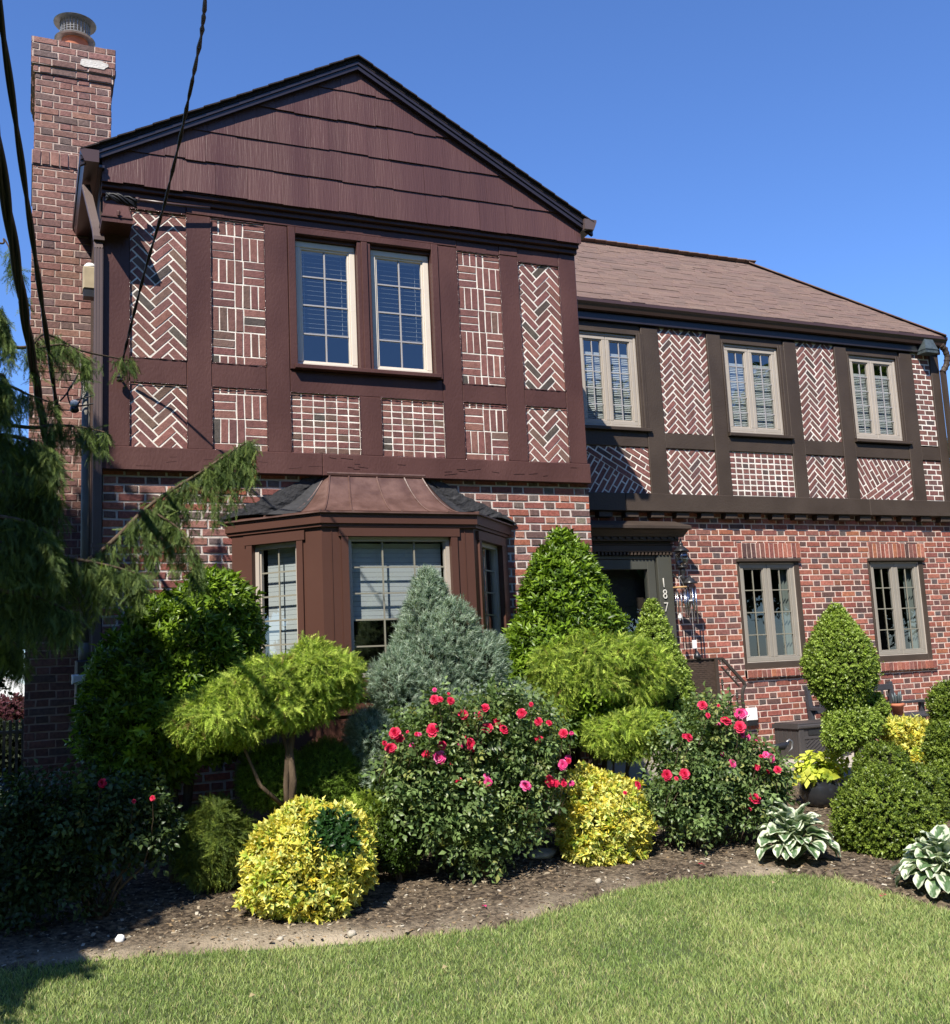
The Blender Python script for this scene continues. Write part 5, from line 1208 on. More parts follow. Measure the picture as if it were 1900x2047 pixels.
# thread-leaf false cypress clouds
thT = [fernT(6, .026, .0034, .052, seed=s, droop=.6) for s in range(5)]
TH = [((.3, .4, .055), 4), ((.42, .5, .09), 3.5), ((.17, .25, .035), 3), ((.08, .125, .02), 2), ((.2, .13, .05), .2)]
def cloud(blobs, Y, name, label, base, cat='false cypress', cols=TH, size=1.15, dens=1.0, trunk=None, dy=()):
    core = MB(); arr = []
    for q, (px, py, ax, az) in enumerate(blobs):
        yy = Y+(dy[q] if dy else 0)
        c = A3(px, py, yy); k = mpp(px, py, yy); r = (ax*k, ax*k*.85, az*k); nn = int(dens*(r[0]*r[2]*4)**.9*21000)
        P, N = ell(c, r, nn, .3, .2, px)
        tn = N*.8+np.array([0, 0, -.1]); arr.append(clothe(P, N, thT, size, cols, up=-.1, out=.8, rnd=1.5, zup=.6, light=.25)); core_ell(core, c-np.array([0, 0, .02]), r, .72, px)
    mb = MB()
    if trunk:
        for pts, r0 in trunk:
            pp_ = [Vector(A3(a, b, Y)) for a, b in pts]; n = len(pp_); mb.tube(pp_, [r0*(1-.6*i/(n-1)) for i in range(n)], 9)
    else: mb = stems((float(A3(*base, Y)[0]), Y, gz(Y)-.05), [tuple(A3(b[0], b[1], Y)) for b in blobs], .018)
    bb = A3(*base, Y) if len(base) == 2 and base[0] > 20 else np.array([base[0], Y, 0])
    return shrub(name, label, cat, (float(bb[0]), Y, gz(Y)), [('foliage', arr, 'leafm')], mb, core)
cloud([(630, 1345, 88, 46), (535, 1368, 88, 46), (478, 1400, 70, 46), (425, 1430, 74, 48), (610, 1400, 70, 40), (560, 1412, 80, 42), (625, 1306, 36, 22), (680, 1370, 42, 36), (400, 1445, 50, 44), (480, 1450, 50, 36)], 6.95, 'false_cypress', 'golden thread leaf cypress cloud on a bare forked trunk before the bay', (578, 1625),
      trunk=[([(580, 1640), (586, 1560), (580, 1500), (590, 1440), (600, 1370)], .032), ([(576, 1640), (572, 1570), (575, 1500), (560, 1450), (530, 1400)], .022), ([(565, 1610), (520, 1570), (490, 1500), (460, 1440)], .016)])
cloud([(428, 1668, 68, 60), (398, 1700, 44, 48), (468, 1690, 38, 50), (430, 1725, 62, 40)], 7.2, 'false_cypress', 'low shaded thread leaf cypress mound left of the left golden shrub', (420, 1745), cols=[((.09, .13, .025), 3), ((.14, .18, .03), 3), ((.05, .08, .015), 2)])  # shade on this mound is put into its darker leaf colours
cloud([(742, 1625, 48, 36), (715, 1650, 32, 34)], 7.0, 'false_cypress', 'small thread leaf cypress tuft behind the left golden shrub', (742, 1655))
cloud([(1180, 1312, 95, 50), (1115, 1345, 52, 48), (1250, 1335, 88, 52), (1118, 1395, 42, 48), (1190, 1365, 88, 40), (1300, 1350, 50, 46), (1100, 1440, 24, 30), (1250, 1380, 60, 26)], 7.4, 'false_cypress', 'large golden thread leaf cypress cloud before the entrance', (1190, 1560), trunk=[([(1190, 1640), (1185, 1540), (1190, 1440), (1180, 1360)], .05), ([(1195, 1640), (1210, 1520), (1235, 1400)], .03)])
cloud([(1262, 1450, 84, 30), (1220, 1470, 46, 34), (1312, 1458, 42, 32), (1250, 1484, 62, 26)], 7.2, 'false_cypress', 'lower golden thread leaf cypress tier above the right golden shrub', (1250, 1560))
# dark low yews behind
yewT = [sprigT(12, .02, .0035, .05, seed=s, leaf='blade', up=.6) for s in range(3)]
for px, py, rx, rz, lab in ((545, 1555, 62, 55, 'dark clipped yew left of the forked trunk'), (655, 1550, 66, 60, 'dark clipped yew right of the forked trunk under the bay')):
    Y = 7.2; k = mpp(px, py, Y); c = A3(px, py, Y); core = MB(); r = (rx*k, rx*k*.6, rz*k); core_ell(core, c, r, .85, px); P, N = ell(c, r, 3800, .2, .05, px)
    shrub('yew_shrub', lab, 'yew', (c[0], Y, gz(Y)), [('foliage', [clothe(P, N, yewT, 1.1, [((.12, .2, .025), 3), ((.17, .27, .035), 2), ((.06, .1, .015), 2)], up=.5)], 'leafm')], stems((c[0], Y, gz(Y)-.04), [tuple(c)], .02), core, 'clipped yews under the bay')
# blue dwarf conifer
blT = [sprigT(14, .03, .0045, .055, seed=s, leaf='blade', up=.75, spread=.8) for s in range(4)]
BL = [((.22, .29, .22), 4), ((.3, .37, .29), 3), ((.13, .19, .135), 3), ((.38, .44, .36), 1)]
def blue():
    Y = 7.3; b = A3(868, 1510, Y); k = mpp(870, 1400, Y); core = MB(); arr = []
    prof = [(-60*k, 70*k), (0, 100*k), (70*k, 114*k), (150*k, 92*k), (220*k, 66*k), (290*k, 43*k), (340*k, 21*k), (362*k, 5*k)]
    P, N = prof_pts(b, prof, 8200, .2, .13, 21); arr.append(clothe(P, N, blT, 1, BL, up=.7, out=.8)); core.lathe(b, [(r*.8, h*.95) for h, r in prof], 16)
    for px, py, ax, az, nn in ((942, 1330, 62, 70, 2200), (962, 1395, 48, 60, 1200), (800, 1370, 54, 62, 1500), (900, 1270, 52, 60, 1200), (745, 1475, 48, 46, 1500), (752, 1540, 40, 42, 1100), (860, 1450, 80, 80, 1800), (1030, 1410, 38, 34, 900)):
        c = A3(px, py, Y-.12); r = (ax*k, ax*k, az*k); P, N = ell(c, r, nn, .25, .12, px); arr.append(clothe(P, N, blT, 1, BL, up=.7, out=.8)); core_ell(core, c, r, .78, px)
    shrub('blue_conifer', 'silvery blue conical dwarf conifer in front of the bay window', 'conifer', (b[0], Y, gz(Y)), [('foliage', arr, 'leafm')], stems((b[0], Y, .2), [tuple(b+np.array([0, 0, .9]))], .04), core)
blue()
# golden euonymus
euA = [leafT(.052, .026, .006, .012, (.62, .8, 1), (1, 1, 1)), leafT(.046, .022, .01, .016, (.75, .85, 1), (1, 1, 1)), leafT(.05, .024, -.006, .02, (.3, .62, .9), (1, 1, 1), .55)]
EU = [((.76, .64, .1), 5), ((.84, .76, .2), 4), ((.5, .54, .07), 2.5), ((.7, .52, .05), 1)]
EG = [((.025, .07, .012), 3), ((.04, .1, .02), 2)]
def rosette(T, n, seed, up=.8):
    r = np.random.default_rng(seed); parts = []
    for k in range(n):
        a = k*2.4; t = k/n; d = np.array([math.cos(a)*(1-.5*t), up*(.35+t), math.sin(a)*(1-.5*t)]); R = frame(d[None], np.array([[0, 1, 0.]])); parts.append(inst(T[k % len(T)], np.array([[0, t*.03, 0]]), R, [r.uniform(.8, 1.15)], np.ones((1, 3))*r.uniform(.9, 1.1)))
    return join(parts)
euT = [rosette(euA, 7, s, 1.1) for s in range(4)]
def euonymus(px, py, Y, blobs, lab, green=None, extra=None, n=2600):
    k = mpp(px, py, Y); core = MB(); arr = []; c0 = A3(px, py, Y)
    for bx, by, ax, az, w in blobs:
        c = A3(bx, by, Y); r = (ax*k, ax*k, az*k); P, N = ell(c, r, int(n*w), .26, .12, bx); core_ell(core, c, r, .84, bx)
        g_ = np.zeros(len(P), bool)
        if green is not None:
            gc, gr = green; g_ = np.linalg.norm(P-gc, axis=1) < gr*(1+.2*rng.normal(size=len(P)))
        arr.append(clothe(P[~g_], N[~g_], euT, .92, EU, up=.35, out=.8, rnd=1.1, zup=.2, light=.12))
        if g_.any(): arr.append(clothe(P[g_], N[g_], euT, 1.05, EG, up=.5, out=.8, zup=.2))
    P2, N2 = ell(c0, (k*blobs[0][2]*.9, k*blobs[0][2]*.9, k*blobs[0][3]*.9), int(n*.15), .35, .05, 3); 
    arr.append(clothe(P2-N2*.03, N2, euT, .9, EG, up=.3))
    if extra:
        P, N = ell(A3(*extra, Y-.05), (.05, .04, .03), 14, .3, .1, 3); arr.append(clothe(P, N, euT, .9, EU, up=.1, light=.1))
    shrub('golden_euonymus', lab, 'golden shrub', (c0[0], Y, gz(Y)), [('foliage', arr, 'leafy')], stems((c0[0], Y, gz(Y)-.03), [tuple(c0+np.array([random.uniform(-.15, .15), random.uniform(-.1, .1), 0])) for _ in range(5)], .014), core)
euonymus(618, 1735, 6.6, [(610, 1735, 122, 112, 1), (665, 1715, 82, 90, .45), (560, 1745, 72, 92, .4)], 'round golden shrub with a dark green patch at its top right', green=(A3(672, 1655, 6.3), .17), extra=(495, 1795))
euonymus(1205, 1650, 6.85, [(1205, 1655, 84, 92, 1), (1180, 1600, 58, 56, .35), (1235, 1630, 55, 70, .4)], 'yellow variegated shrub between the two rose bushes', n=1900)
euonymus(1828, 1500, 7.3, [(1828, 1498, 55, 55, 1), (1850, 1560, 35, 50, .3), (1790, 1465, 30, 22, .3)], 'bright yellow shrub behind the clipped boxwoods at the right', n=1000)
# roses
rsA = [leafT(.055, .032, .006, .012, (1, 1, 1), (1.1, 1.1, 1.1)), leafT(.045, .027, .004, .014, (1, 1, 1), (.9, .9, .9))]
def roseleafT(seed):
    r = np.random.default_rng(seed); parts = []
    for y, sx in ((.02, -1), (.02, 1), (.055, -1), (.055, 1), (.085, 0)):
        d = np.array([sx*.9, .45 if sx else 1, -.15]); parts.append(inst(rsA[int(r.integers(2))], np.array([[0, y, 0]]), frame(d[None], np.array([[0, 0, 1.]])), [r.uniform(.65, .95)], np.ones((1, 3))*r.uniform(.9, 1.1)))
    return join(parts)
rsT = [roseleafT(s) for s in range(4)]
RS = [((.11, .17, .055), 4), ((.16, .23, .08), 4), ((.2, .25, .09), 2), ((.055, .09, .03), 3), ((.22, .24, .07), .6)]
def flower_mesh(r, cols):
    mb = MB()
    for ring, (n, rad, tilt, sz) in enumerate(((6, .9, .15, .95), (6, .7, .6, .85), (5, .5, .95, .75), (5, .35, 1.2, .62), (4, .15, 1.45, .5))):
        for k in range(n):
            a = k*2*math.pi/n+ring*.6+random.uniform(-.15, .15); c = random.choice(cols); q = random.uniform(.8, 1.15)
            d = Vector((math.cos(a), math.sin(a), 0)); s = Vector((-math.sin(a), math.cos(a), 0)); u = d*math.cos(tilt)+Vector((0, 0, 1))*math.sin(tilt); nn = u.cross(s)
            L = r*sz; W = r*sz*1.05; o = d*(r*rad*.12)
            vs = [o, o+u*L*.5-s*W*.45+nn*L*.12, o+u*L*.55, o+u*L*.5+s*W*.45+nn*L*.12, o+u*L*.95-s*W*.38-nn*L*.05, o+u*L*1.05-nn*L*.14, o+u*L*.95+s*W*.38-nn*L*.05]
            mb.add(vs, [(0, 2, 1), (0, 3, 2), (1, 2, 5, 4), (2, 3, 6, 5)], 0, tuple(x*q for x in c))
    return mb
RED = [(.66, .02, .08), (.52, .012, .055), (.75, .05, .13)]; PNK = [(.74, .06, .26), (.8, .18, .42), (.66, .04, .2)]
def rose(Y, blobs, flowers, base, lab, n=1700, canes=13, cols=RS, buds=()):
    k = mpp(*base, Y); core = MB(); arr = []; tops = []
    for px, py, ax, az, w in blobs:
        c = A3(px, py, Y); r = (ax*k, ax*k*.85, az*k); P, N = ell(c, r, int(n*w*.62), .9, .3, px); arr.append(clothe(P, N, rsT, 1.05, cols, up=.15, out=.9, rnd=1.0, zup=.9)); core_ell(core, c-np.array([0, 0, .06]), r, .36, px); tops.append(tuple(c+np.array([0, 0, r[2]*.7])))
    b = A3(*base, Y-.0); b[2] = gz(Y)-.03
    ob = []
    v, f, c_ = join(arr); ob.append(np_mesh('foliage', v, f, c_, M['leafg'])); ob.append(core.build('shaded_twig_core', M['core'], smooth=True))
    root = thing('rose_bush', (b[0], Y, gz(Y)), lab, 'rose bush', ob)
    inv = Matrix.Translation((-b[0], -Y, -gz(Y)))
    st = MB()
    for i in range(canes):
        t = random.choice(tops); t = (t[0]+random.uniform(-.2, .2), Y+random.uniform(-.15, .15), t[2]+random.uniform(-.15, .05)); stems((b[0]+random.uniform(-.05, .05), Y+random.uniform(-.05, .05), b[2]), [t], .013, .05, st)
    fmesh = []; flowers = list(flowers)+[(f_[0]+random.uniform(-28, 28), f_[1]+random.uniform(-20, 24), random.uniform(.28, .6), random.choice('rrp')) for f_ in flowers if random.random() < .6 and len(flowers) > 5]
    for i in range(6):
        m_ = flower_mesh(.046, RED if i < 4 else PNK).build('tmp', M['petal'], smooth=False); fmesh.append(m_.data); bpy.data.objects.remove(m_)
    for (px, py, s, kind) in flowers:
        p = Vector(A3(px, py, Y-random.uniform(.18, .34))); me = fmesh[random.randrange(4) if kind == 'r' else 4+random.randrange(2)]
        o = bpy.data.objects.new('flower', me); COL.objects.link(o)
        d = Vector((-.1+random.uniform(-.5, .5), -.75, random.uniform(.1, .8))).normalized()
        o.matrix_world = Matrix.Translation(p) @ d.to_track_quat('Z', 'Y').to_matrix().to_4x4() @ Matrix.Diagonal((s*.74*random.uniform(.85, 1.15), s*.74*random.uniform(.85, 1.15), s*.74, 1)); o.parent = root; o.matrix_parent_inverse = inv
        stems(tuple(p+Vector((random.uniform(-.06, .06), .1, -.22))), [tuple(p)], .0035, .01, st)
    for o in (st.build('canes', M['bark'], smooth=True),): o.parent = root; o.matrix_parent_inverse = inv
    return root
def zf(ox, oy, s, L): return [(ox+a*s, oy+b*s, c, d) for a, b, c, d in L]
rose(6.7, [(835, 1540, 82, 100, 1), (950, 1480, 100, 88, 1), (1045, 1490, 86, 84, .9), (890, 1610, 95, 78, .85), (1040, 1590, 82, 80, .65), (960, 1680, 85, 55, .4), (1000, 1440, 50, 50, .3), (880, 1440, 40, 44, .25)],
     zf(750, 1380, .21645, [(550, 88, .9, 'r'), (600, 85, .6, 'r'), (700, 98, .75, 'r'), (815, 225, 1.05, 'r'), (1015, 165, .95, 'r'), (960, 240, .85, 'r'), (1355, 215, 1, 'r'), (1510, 290, .85, 'r'), (185, 395, 1.05, 'r'), (225, 445, .8, 'r'), (145, 535, 1.05, 'r'), (530, 370, 1.25, 'r'), (620, 510, .85, 'r'), (475, 590, .9, 'r'), (595, 620, 1.1, 'p'), (880, 497, 1.05, 'r'), (1035, 350, 1.15, 'r'), (1130, 300, .9, 'r'), (1190, 365, .95, 'r'), (1515, 452, .85, 'r'), (1740, 398, .8, 'r'), (1785, 625, .75, 'p'), (1735, 690, .95, 'p'), (768, 842, .75, 'r'), (1030, 795, .7, 'p'), (1045, 850, .9, 'p'), (1390, 885, 1.15, 'p'), (1610, 840, 1.1, 'r'), (1660, 860, .9, 'r'), (1745, 865, .75, 'r'), (385, 405, .45, 'r'), (785, 515, .6, 'p')]),
     (975, 1770), 'pink flowering rose bush in the middle of the bed', n=1500)
rose(6.75, [(1400, 1515, 100, 82, 1), (1365, 1590, 78, 66, .75), (1490, 1555, 78, 82, 1), (1440, 1610, 90, 62, .6), (1535, 1575, 44, 60, .45), (1420, 1440, 60, 45, .3)],
     zf(1320, 1300, .13057, [(650, 845, 1.0, 'r'), (735, 1000, .6, 'r'), (1010, 1090, 1.25, 'r'), (1240, 975, 1.25, 'p'), (1225, 1175, 1.2, 'r'), (1250, 1290, .95, 'p'), (1340, 1335, .65, 'p'), (430, 1340, 1.1, 'r'), (105, 1915, 1.2, 'r'), (375, 1895, 1.0, 'r'), (1105, 1745, .95, 'p'), (1480, 1790, .85, 'r'), (1700, 1655, 1.1, 'p'), (1800, 1830, .95, 'r'), (1620, 1600, .7, 'p')])+[(1509, 1597, 1.4, 'r'), (1275, 1570, .8, 'r'), (1250, 1585, .5, 'r')],
     (1400, 1710), 'pink flowering rose bush on the right beside the hosta', n=1500)
rose(6.95, [(150, 1640, 110, 95, 1), (250, 1640, 80, 80, .8), (120, 1740, 110, 70, .7), (300, 1660, 45, 60, .4), (40, 1650, 70, 100, .8), (30, 1760, 80, 80, .7)], [(205, 1566, .9, 'r'), (305, 1596, .45, 'r'), (268, 1602, .35, 'r')], (200, 1800), 'shaded rose bush with two red buds at the left', n=1100, cols=[((.05, .08, .028), 4), ((.07, .11, .035), 3), ((.03, .05, .018), 3)])  # leaf palette darkened to deepen the shade on this bush
# hostas
def hosta(px, py, Y, R, n, lab, lo=.1):
    V = []; F = []; C = []; base = 0; c = A3(px, py, Y); c[2] = gz(Y)+.0; mb = MB()
    for i in range(n):
        t = ((i+.5)/n)**.8; a = i*2.39996+random.uniform(-.3, .3); L = random.uniform(.115, .18); W = L*random.uniform(.62, .8); d = np.array([math.cos(a), math.sin(a), 0]); s = np.array([-math.sin(a), math.cos(a), 0]); up = np.array([0, 0, 1.])
        e0 = math.radians(72*(1-t)+random.uniform(-8, 12)); cur = math.radians(55+35*t); B = c+d*R*(.06+.62*t)+up*(.10+.17*(1-t)*random.uniform(.8, 1.15)); n1, n2 = 10, 10; roll = random.uniform(-.45, .45); pos = B.copy()
        for u in range(n1+1):
            f = u/n1; e = e0-cur*f; dv = d*math.cos(e)+up*math.sin(e); nv = -d*math.sin(e)+up*math.cos(e); w = W*max(0, math.sin(math.pi*f**.72))**.7
            for q in range(n2+1):
                g_ = q/n2*2-1; h_ = abs(g_)**1.3*w*.16-.006*abs(math.sin(g_*9))*(1-abs(g_))*math.sin(math.pi*f)+.006*math.sin(f*13+g_*4+i)+g_*roll*w*.5
                p = pos+s*w*g_*.5+nv*h_; p[2] = max(p[2], c[2]+.012); V.append(p)
                ed = abs(g_)+.2*math.sin(f*9+i*1.7+(3 if g_ > 0 else 0))+.09*math.sin(f*31+q+i) > .56 or f > .93; k = (.85+.3*(q % 2))*random.uniform(.93, 1.07)
                C.append((.62, .66, .5) if ed else (.09*k, .16*k, .065*k))
            pos = pos+dv*L/n1
        for u in range(n1):
            for q in range(n2):
                a0 = base+u*(n2+1)+q; F.append((a0, a0+1, a0+n2+2, a0+n2+1))
        base += (n1+1)*(n2+1); mb.tube([tuple(c), tuple(c+(B-c)*.5+up*.03), tuple(B)], .005, 5)
    o = np_mesh('leaves', np.array(V), np.array(F), np.array(C), M['hosta'], smooth=True)
    thing('hosta', tuple(c), lab, 'hosta', [o, mb.build('stalks', M['stalk'])])
M['hosta'] = mat('variegated_hosta_leaf', (.1, .2, .1), .45, .4, attr=True, transl=.22, tcol=(1.1, 1.2, .8)); M['stalk'] = mat('leaf_stalk', (.16, .22, .08), .5, .3)
hosta(1592, 1715, 6.2, .28, 76, 'white edged hosta below the glazed pot')
hosta(1893, 1775, 5.25, .31, 84, 'white edged hosta at the right edge of the lawn')
# potted coleus
def potplant():
    Y = 7.4; q = at(1640, 1585, Y); k = mpp(1640, 1585, Y); R = 40*k; zb_ = gz(Y)-.01; H_ = 58*k
    mb = MB(); prof = [(R*.55, 0), (R*.85, .2*H_), (R, .5*H_), (R*.98, .75*H_), (R*.86, .95*H_), (R*.9, H_), (R*.84, H_*1.0), (R*.8, H_*.9)]; mb.lathe((q.x, Y, zb_), prof, 36)
    s_ = MB(); s_.lathe((q.x, Y, zb_+H_*.88), [(R*.8, 0), (R*.8, .004)], 24)
    T = [leafT(.075, .052, .008, .02, (1, 1, 1), (1.1, 1.1, 1.1)), leafT(.06, .045, -.005, .02, (.9, .9, .9), (1, 1, 1))]; Tr = [rosette(T, 5, s, .4) for s in range(3)]
    P, N = ell((q.x, Y, zb_+H_*1.15), (R*1.45, R*1.15, R*1.15), 120, .8, .2, 5, cutz=-.25)
    v, f, c = clothe(P, N, Tr, 1, [((.45, .5, .05), 4), ((.6, .62, .1), 3), ((.28, .36, .05), 2)], up=.5, zup=1)
    sm_ = stems((q.x, Y, zb_+H_*.9), [tuple(p) for p in P[:14]], .005, .01)
    thing('potted_coleus', (q.x, Y, zb_), 'dark glazed round pot with a lime yellow leafy plant', 'potted plant', [mb.build('pot', M['pot'], smooth=True), s_.build('potting_soil', soil), np_mesh('leaves', v, f, c, M['leafm']), sm_.build('stems', M['stalk'])])
potplant()
# ================================================================ WEEPING CYPRESS
wpT = [fernT(8, .036, .0042, .10, seed=s, droop=.15) for s in range(5)]
WP = [((.085, .13, .035), 4), ((.13, .18, .05), 3), ((.045, .075, .022), 3), ((.17, .22, .06), 1)]
def weeping():
    br = MB(); arr = []; tx, ty = -1.15, 6.6
    def limb(pts, drops, length, r0=.02, side=.05):
        pts = [Vector(p) for p in pts]; n = len(pts)
        P_ = []
        for k in range((n-1)*12+1):
            u = k/12; i = min(int(u), n-2); t = u-i; p0_ = pts[max(i-1, 0)]; p1 = pts[i]; p2 = pts[i+1]; p3 = pts[min(i+2, n-1)]
            P_.append(.5*((2*p1)+(p2-p0_)*t+(2*p0_-5*p1+4*p2-p3)*t*t+(3*p1-p0_-3*p2+p3)*t*t*t))
        br.tube(P_, [r0*(1-.8*k/(len(P_)-1)) for k in range(len(P_))], 7)
        for _ in range(drops):
            u = random.random()**.8; p = P_[int(u*(len(P_)-1))]; L = length*random.uniform(.35, 1.1)*(1-.35*u)
            sx, sy = random.uniform(-1, 1)*side, random.uniform(-1, 1)*side; steps = max(3, int(L/.045)); pos = np.array([p.x, p.y, p.z]); q = np.array([sx, sy, 0])*1.6+np.array([.25, 0, .1])*.1
            pts_ = []
            for s in range(steps):
                f = s/steps; pts_.append(pos.copy()); pos = pos+np.array([sx, sy, 0])*.22*(1-f)+np.array([.006*math.sin(s*.9+sx*90), 0, -.042*(.55+.45*min(1, 2*f))])
            P = np.repeat(np.array(pts_), 3, axis=0)+rng.normal(size=(len(pts_)*3, 3))*.013
            N = rng.normal(size=P.shape); Yd = nrmz(np.array([0, 0, -1.0])+rng.normal(size=P.shape)*.42+np.array([sx, sy, 0])*3)
            cc = np.array([c for c, w_ in WP])[rng.choice(4, len(P), p=[.36, .28, .27, .09])]*(1+.15*rng.normal(size=(len(P), 1)))
            w_ = rng.integers(0, 5, len(P)); Zh = nrmz(N+np.array([0, -.6, .2]))
            for kk in range(5):
                m_ = w_ == kk
                if m_.any(): arr.append(inst(wpT[kk], P[m_], frame(Yd[m_], Zh[m_]), .78+rng.uniform(-.25, .25, m_.sum()), np.clip(cc[m_], .01, 1)))
    def pxs(L): return [tuple(A3(a, b, y)) for a, b, y in L]
    T0 = lambda z: (tx, ty, z)
    # the sunlit sweep towards the bay
    limb([T0(1.9)]+pxs([(40, 1180, 6.6), (190, 1110, 6.65), (300, 1010, 6.7), (400, 945, 6.7), (470, 898, 6.7), (505, 880, 6.7)]), 150, .66, .02, .05)
    limb(pxs([(300, 1020, 6.7), (360, 1060, 6.6), (400, 1130, 6.6)]), 40, .5, .01)
    # middle tuft over the downspout
    limb([T0(3.3)]+pxs([(20, 850, 6.9), (110, 850, 7.0), (170, 855, 7.05), (215, 865, 7.0)]), 46, .4, .016)
    limb([T0(4.0)]+pxs([(10, 690, 6.9), (90, 668, 7.1), (160, 700, 7.2), (235, 716, 7.4), (270, 722, 7.5)]), 40, .27, .014)
    limb(pxs([(60, 700, 7.0), (130, 690, 7.1), (185, 725, 7.1)]), 30, .4, .01)
    limb([T0(3.6)]+pxs([(-20, 760, 6.7), (60, 790, 6.8), (120, 810, 6.9)]), 34, .35, .014)
    # top left wisps
    limb([T0(4.9)]+pxs([(-30, 470, 6.6), (10, 480, 6.6), (40, 560, 6.6), (55, 600, 6.6)]), 16, .25, .008)
    limb([T0(4.4)]+pxs([(-40, 600, 6.6), (0, 625, 6.6), (25, 690, 6.6)]), 50, .45, .014)
    # dark curtain hanging at the left edge
    for (y0, yy, xr, nd, L) in ((885, 6.4, 115, 120, .5), (960, 6.8, 110, 90, .6), (1050, 6.3, 110, 120, .6), (1120, 6.5, 285, 130, .5), (760, 6.3, 5, 60, .5), (1200, 6.4, 150, 110, .4), (900, 7.6, 60, 90, .6), (1000, 7.5, 75, 90, .6), (1100, 7.4, 70, 90, .6), (1200, 7.5, 60, 80, .5), (1290, 7.3, 45, 60, .35)):
        limb([T0(1.6+(1400-y0)*.0033)]+pxs([(-90, y0-30, yy), (xr*.35, y0-10, yy), (xr*.75, y0+10, yy), (xr, y0+30, yy)]), nd, L, .02, .07)
    # rest of the crown, outside the picture
    for k in range(34):
        a = random.uniform(1.2, 5.1); z = random.uniform(1.0, 5.2); R_ = (1.35-.16*z)*random.uniform(.8, 1.1)
        if math.cos(a)*R_+tx > -.55: continue
        p = (tx+R_*math.cos(a), ty+R_*math.sin(a)*.95, z-.15); limb([T0(z), (tx+.5*R_*math.cos(a), ty+.5*R_*math.sin(a), z+.1), p], 55, .75, .018, .1)
    v, f, c = join(arr); fo = np_mesh('foliage', v, f, c, M['leafm'])
    tr = MB(); tr.tube([(tx, ty, 0), (tx+.04, ty, 1.5), (tx-.03, ty, 3.2), (tx+.02, ty, 5.3)], [.12, .09, .06, .01], 12)
    thing('weeping_cypress', (tx, ty, gz(ty)), 'dark weeping cypress whose drooping branches enter from the left', 'tree', [fo, br.build('branches', M['bark'], smooth=True), tr.build('trunk', M['bark'], smooth=True)])
    return len(v)
weeping()
# shade trees standing left of the picture
def shade_tree(x, y, z0, z1, r, lab, n=5200, seed=1):
    core = MB(); c = np.array([x, y, (z0+z1)/2]); T = [sprigT(7, .13, .07, .2, seed=s, leaf='quad') for s in range(3)]
    prof = [(z0, r*.6), (z0+.15*(z1-z0), r), (z0+.6*(z1-z0), r*.97), (z0+.85*(z1-z0), r*.8), (z1, .15)]
    P, N = prof_pts((x, y, 0), prof, n, .6, .12, seed)
    v, f, cc = clothe(P, N, T, 1, [((.04, .08, .02), 3), ((.06, .1, .03), 2)], up=.2)
    core.lathe((x, y, 0), [(rr*.86, h) for h, rr in prof], 12)
    tr = MB(); tr.tube([(x, y, -.1), (x, y, z0+.5), (x+.05, y, z1*.8)], [.14, .1, .03], 10)
    thing('shade_tree', (x, y, 0), lab, 'tree', [np_mesh('crown', v, f, cc, M['leafm']), core.build('shaded_twig_core', M['core']), tr.build('trunk', M['bark'])])
for a in SHADE: shade_tree(*a)
# background: red leaved shrub and green tree by the neighbour's drive
def backshrub(px, py, Y, ax, az, cols, name, lab, cat, n=700, size=2.2):
    c = A3(px, py, Y); k = mpp(px, py, Y); core = MB(); r = (ax*k, ax*k, az*k); P, N = ell(c, r, n, .3, .12, 4); core_ell(core, c, r, .8, 4)
    shrub(name, lab, cat, (c[0], Y, .3), [('foliage', [clothe(P, N, boxT, size, cols, up=.2)], 'leafm')], stems((c[0], Y, .2), [tuple(c)], .03), core)
backshrub(25, 1425, 14.5, 60, 24, [((.09, .03, .038), 3), ((.06, .024, .028), 2)], 'red_leaved_shrub', 'dull red leaved shrub in front of the white car', 'shrub')
backshrub(10, 1505, 13.2, 75, 48, [((.02, .03, .012), 3), ((.012, .018, .008), 2)], 'shade_filler_hedge', 'hedge added behind the iron fence, coloured dark to stand for shade', 'hedge', 1500, 2.4)  # hedge added to darken the bright ground, its colour stands for shade
backshrub(-30, 1110, 10.6, 88, 235, [((.022, .032, .012), 3), ((.014, .02, .009), 2)], 'shade_toned_evergreen', 'evergreen behind the cypress at the left of the chimney, shade put into its dark colour', 'evergreen', 5000, 2.6)  # near black leaf colour stands for the shaded mass here
backshrub(1925, 905, 16, 26, 40, [((.05, .08, .03), 3)], 'distant_tree', 'green tree top just showing past the end downspout', 'tree', 400, 2.5)
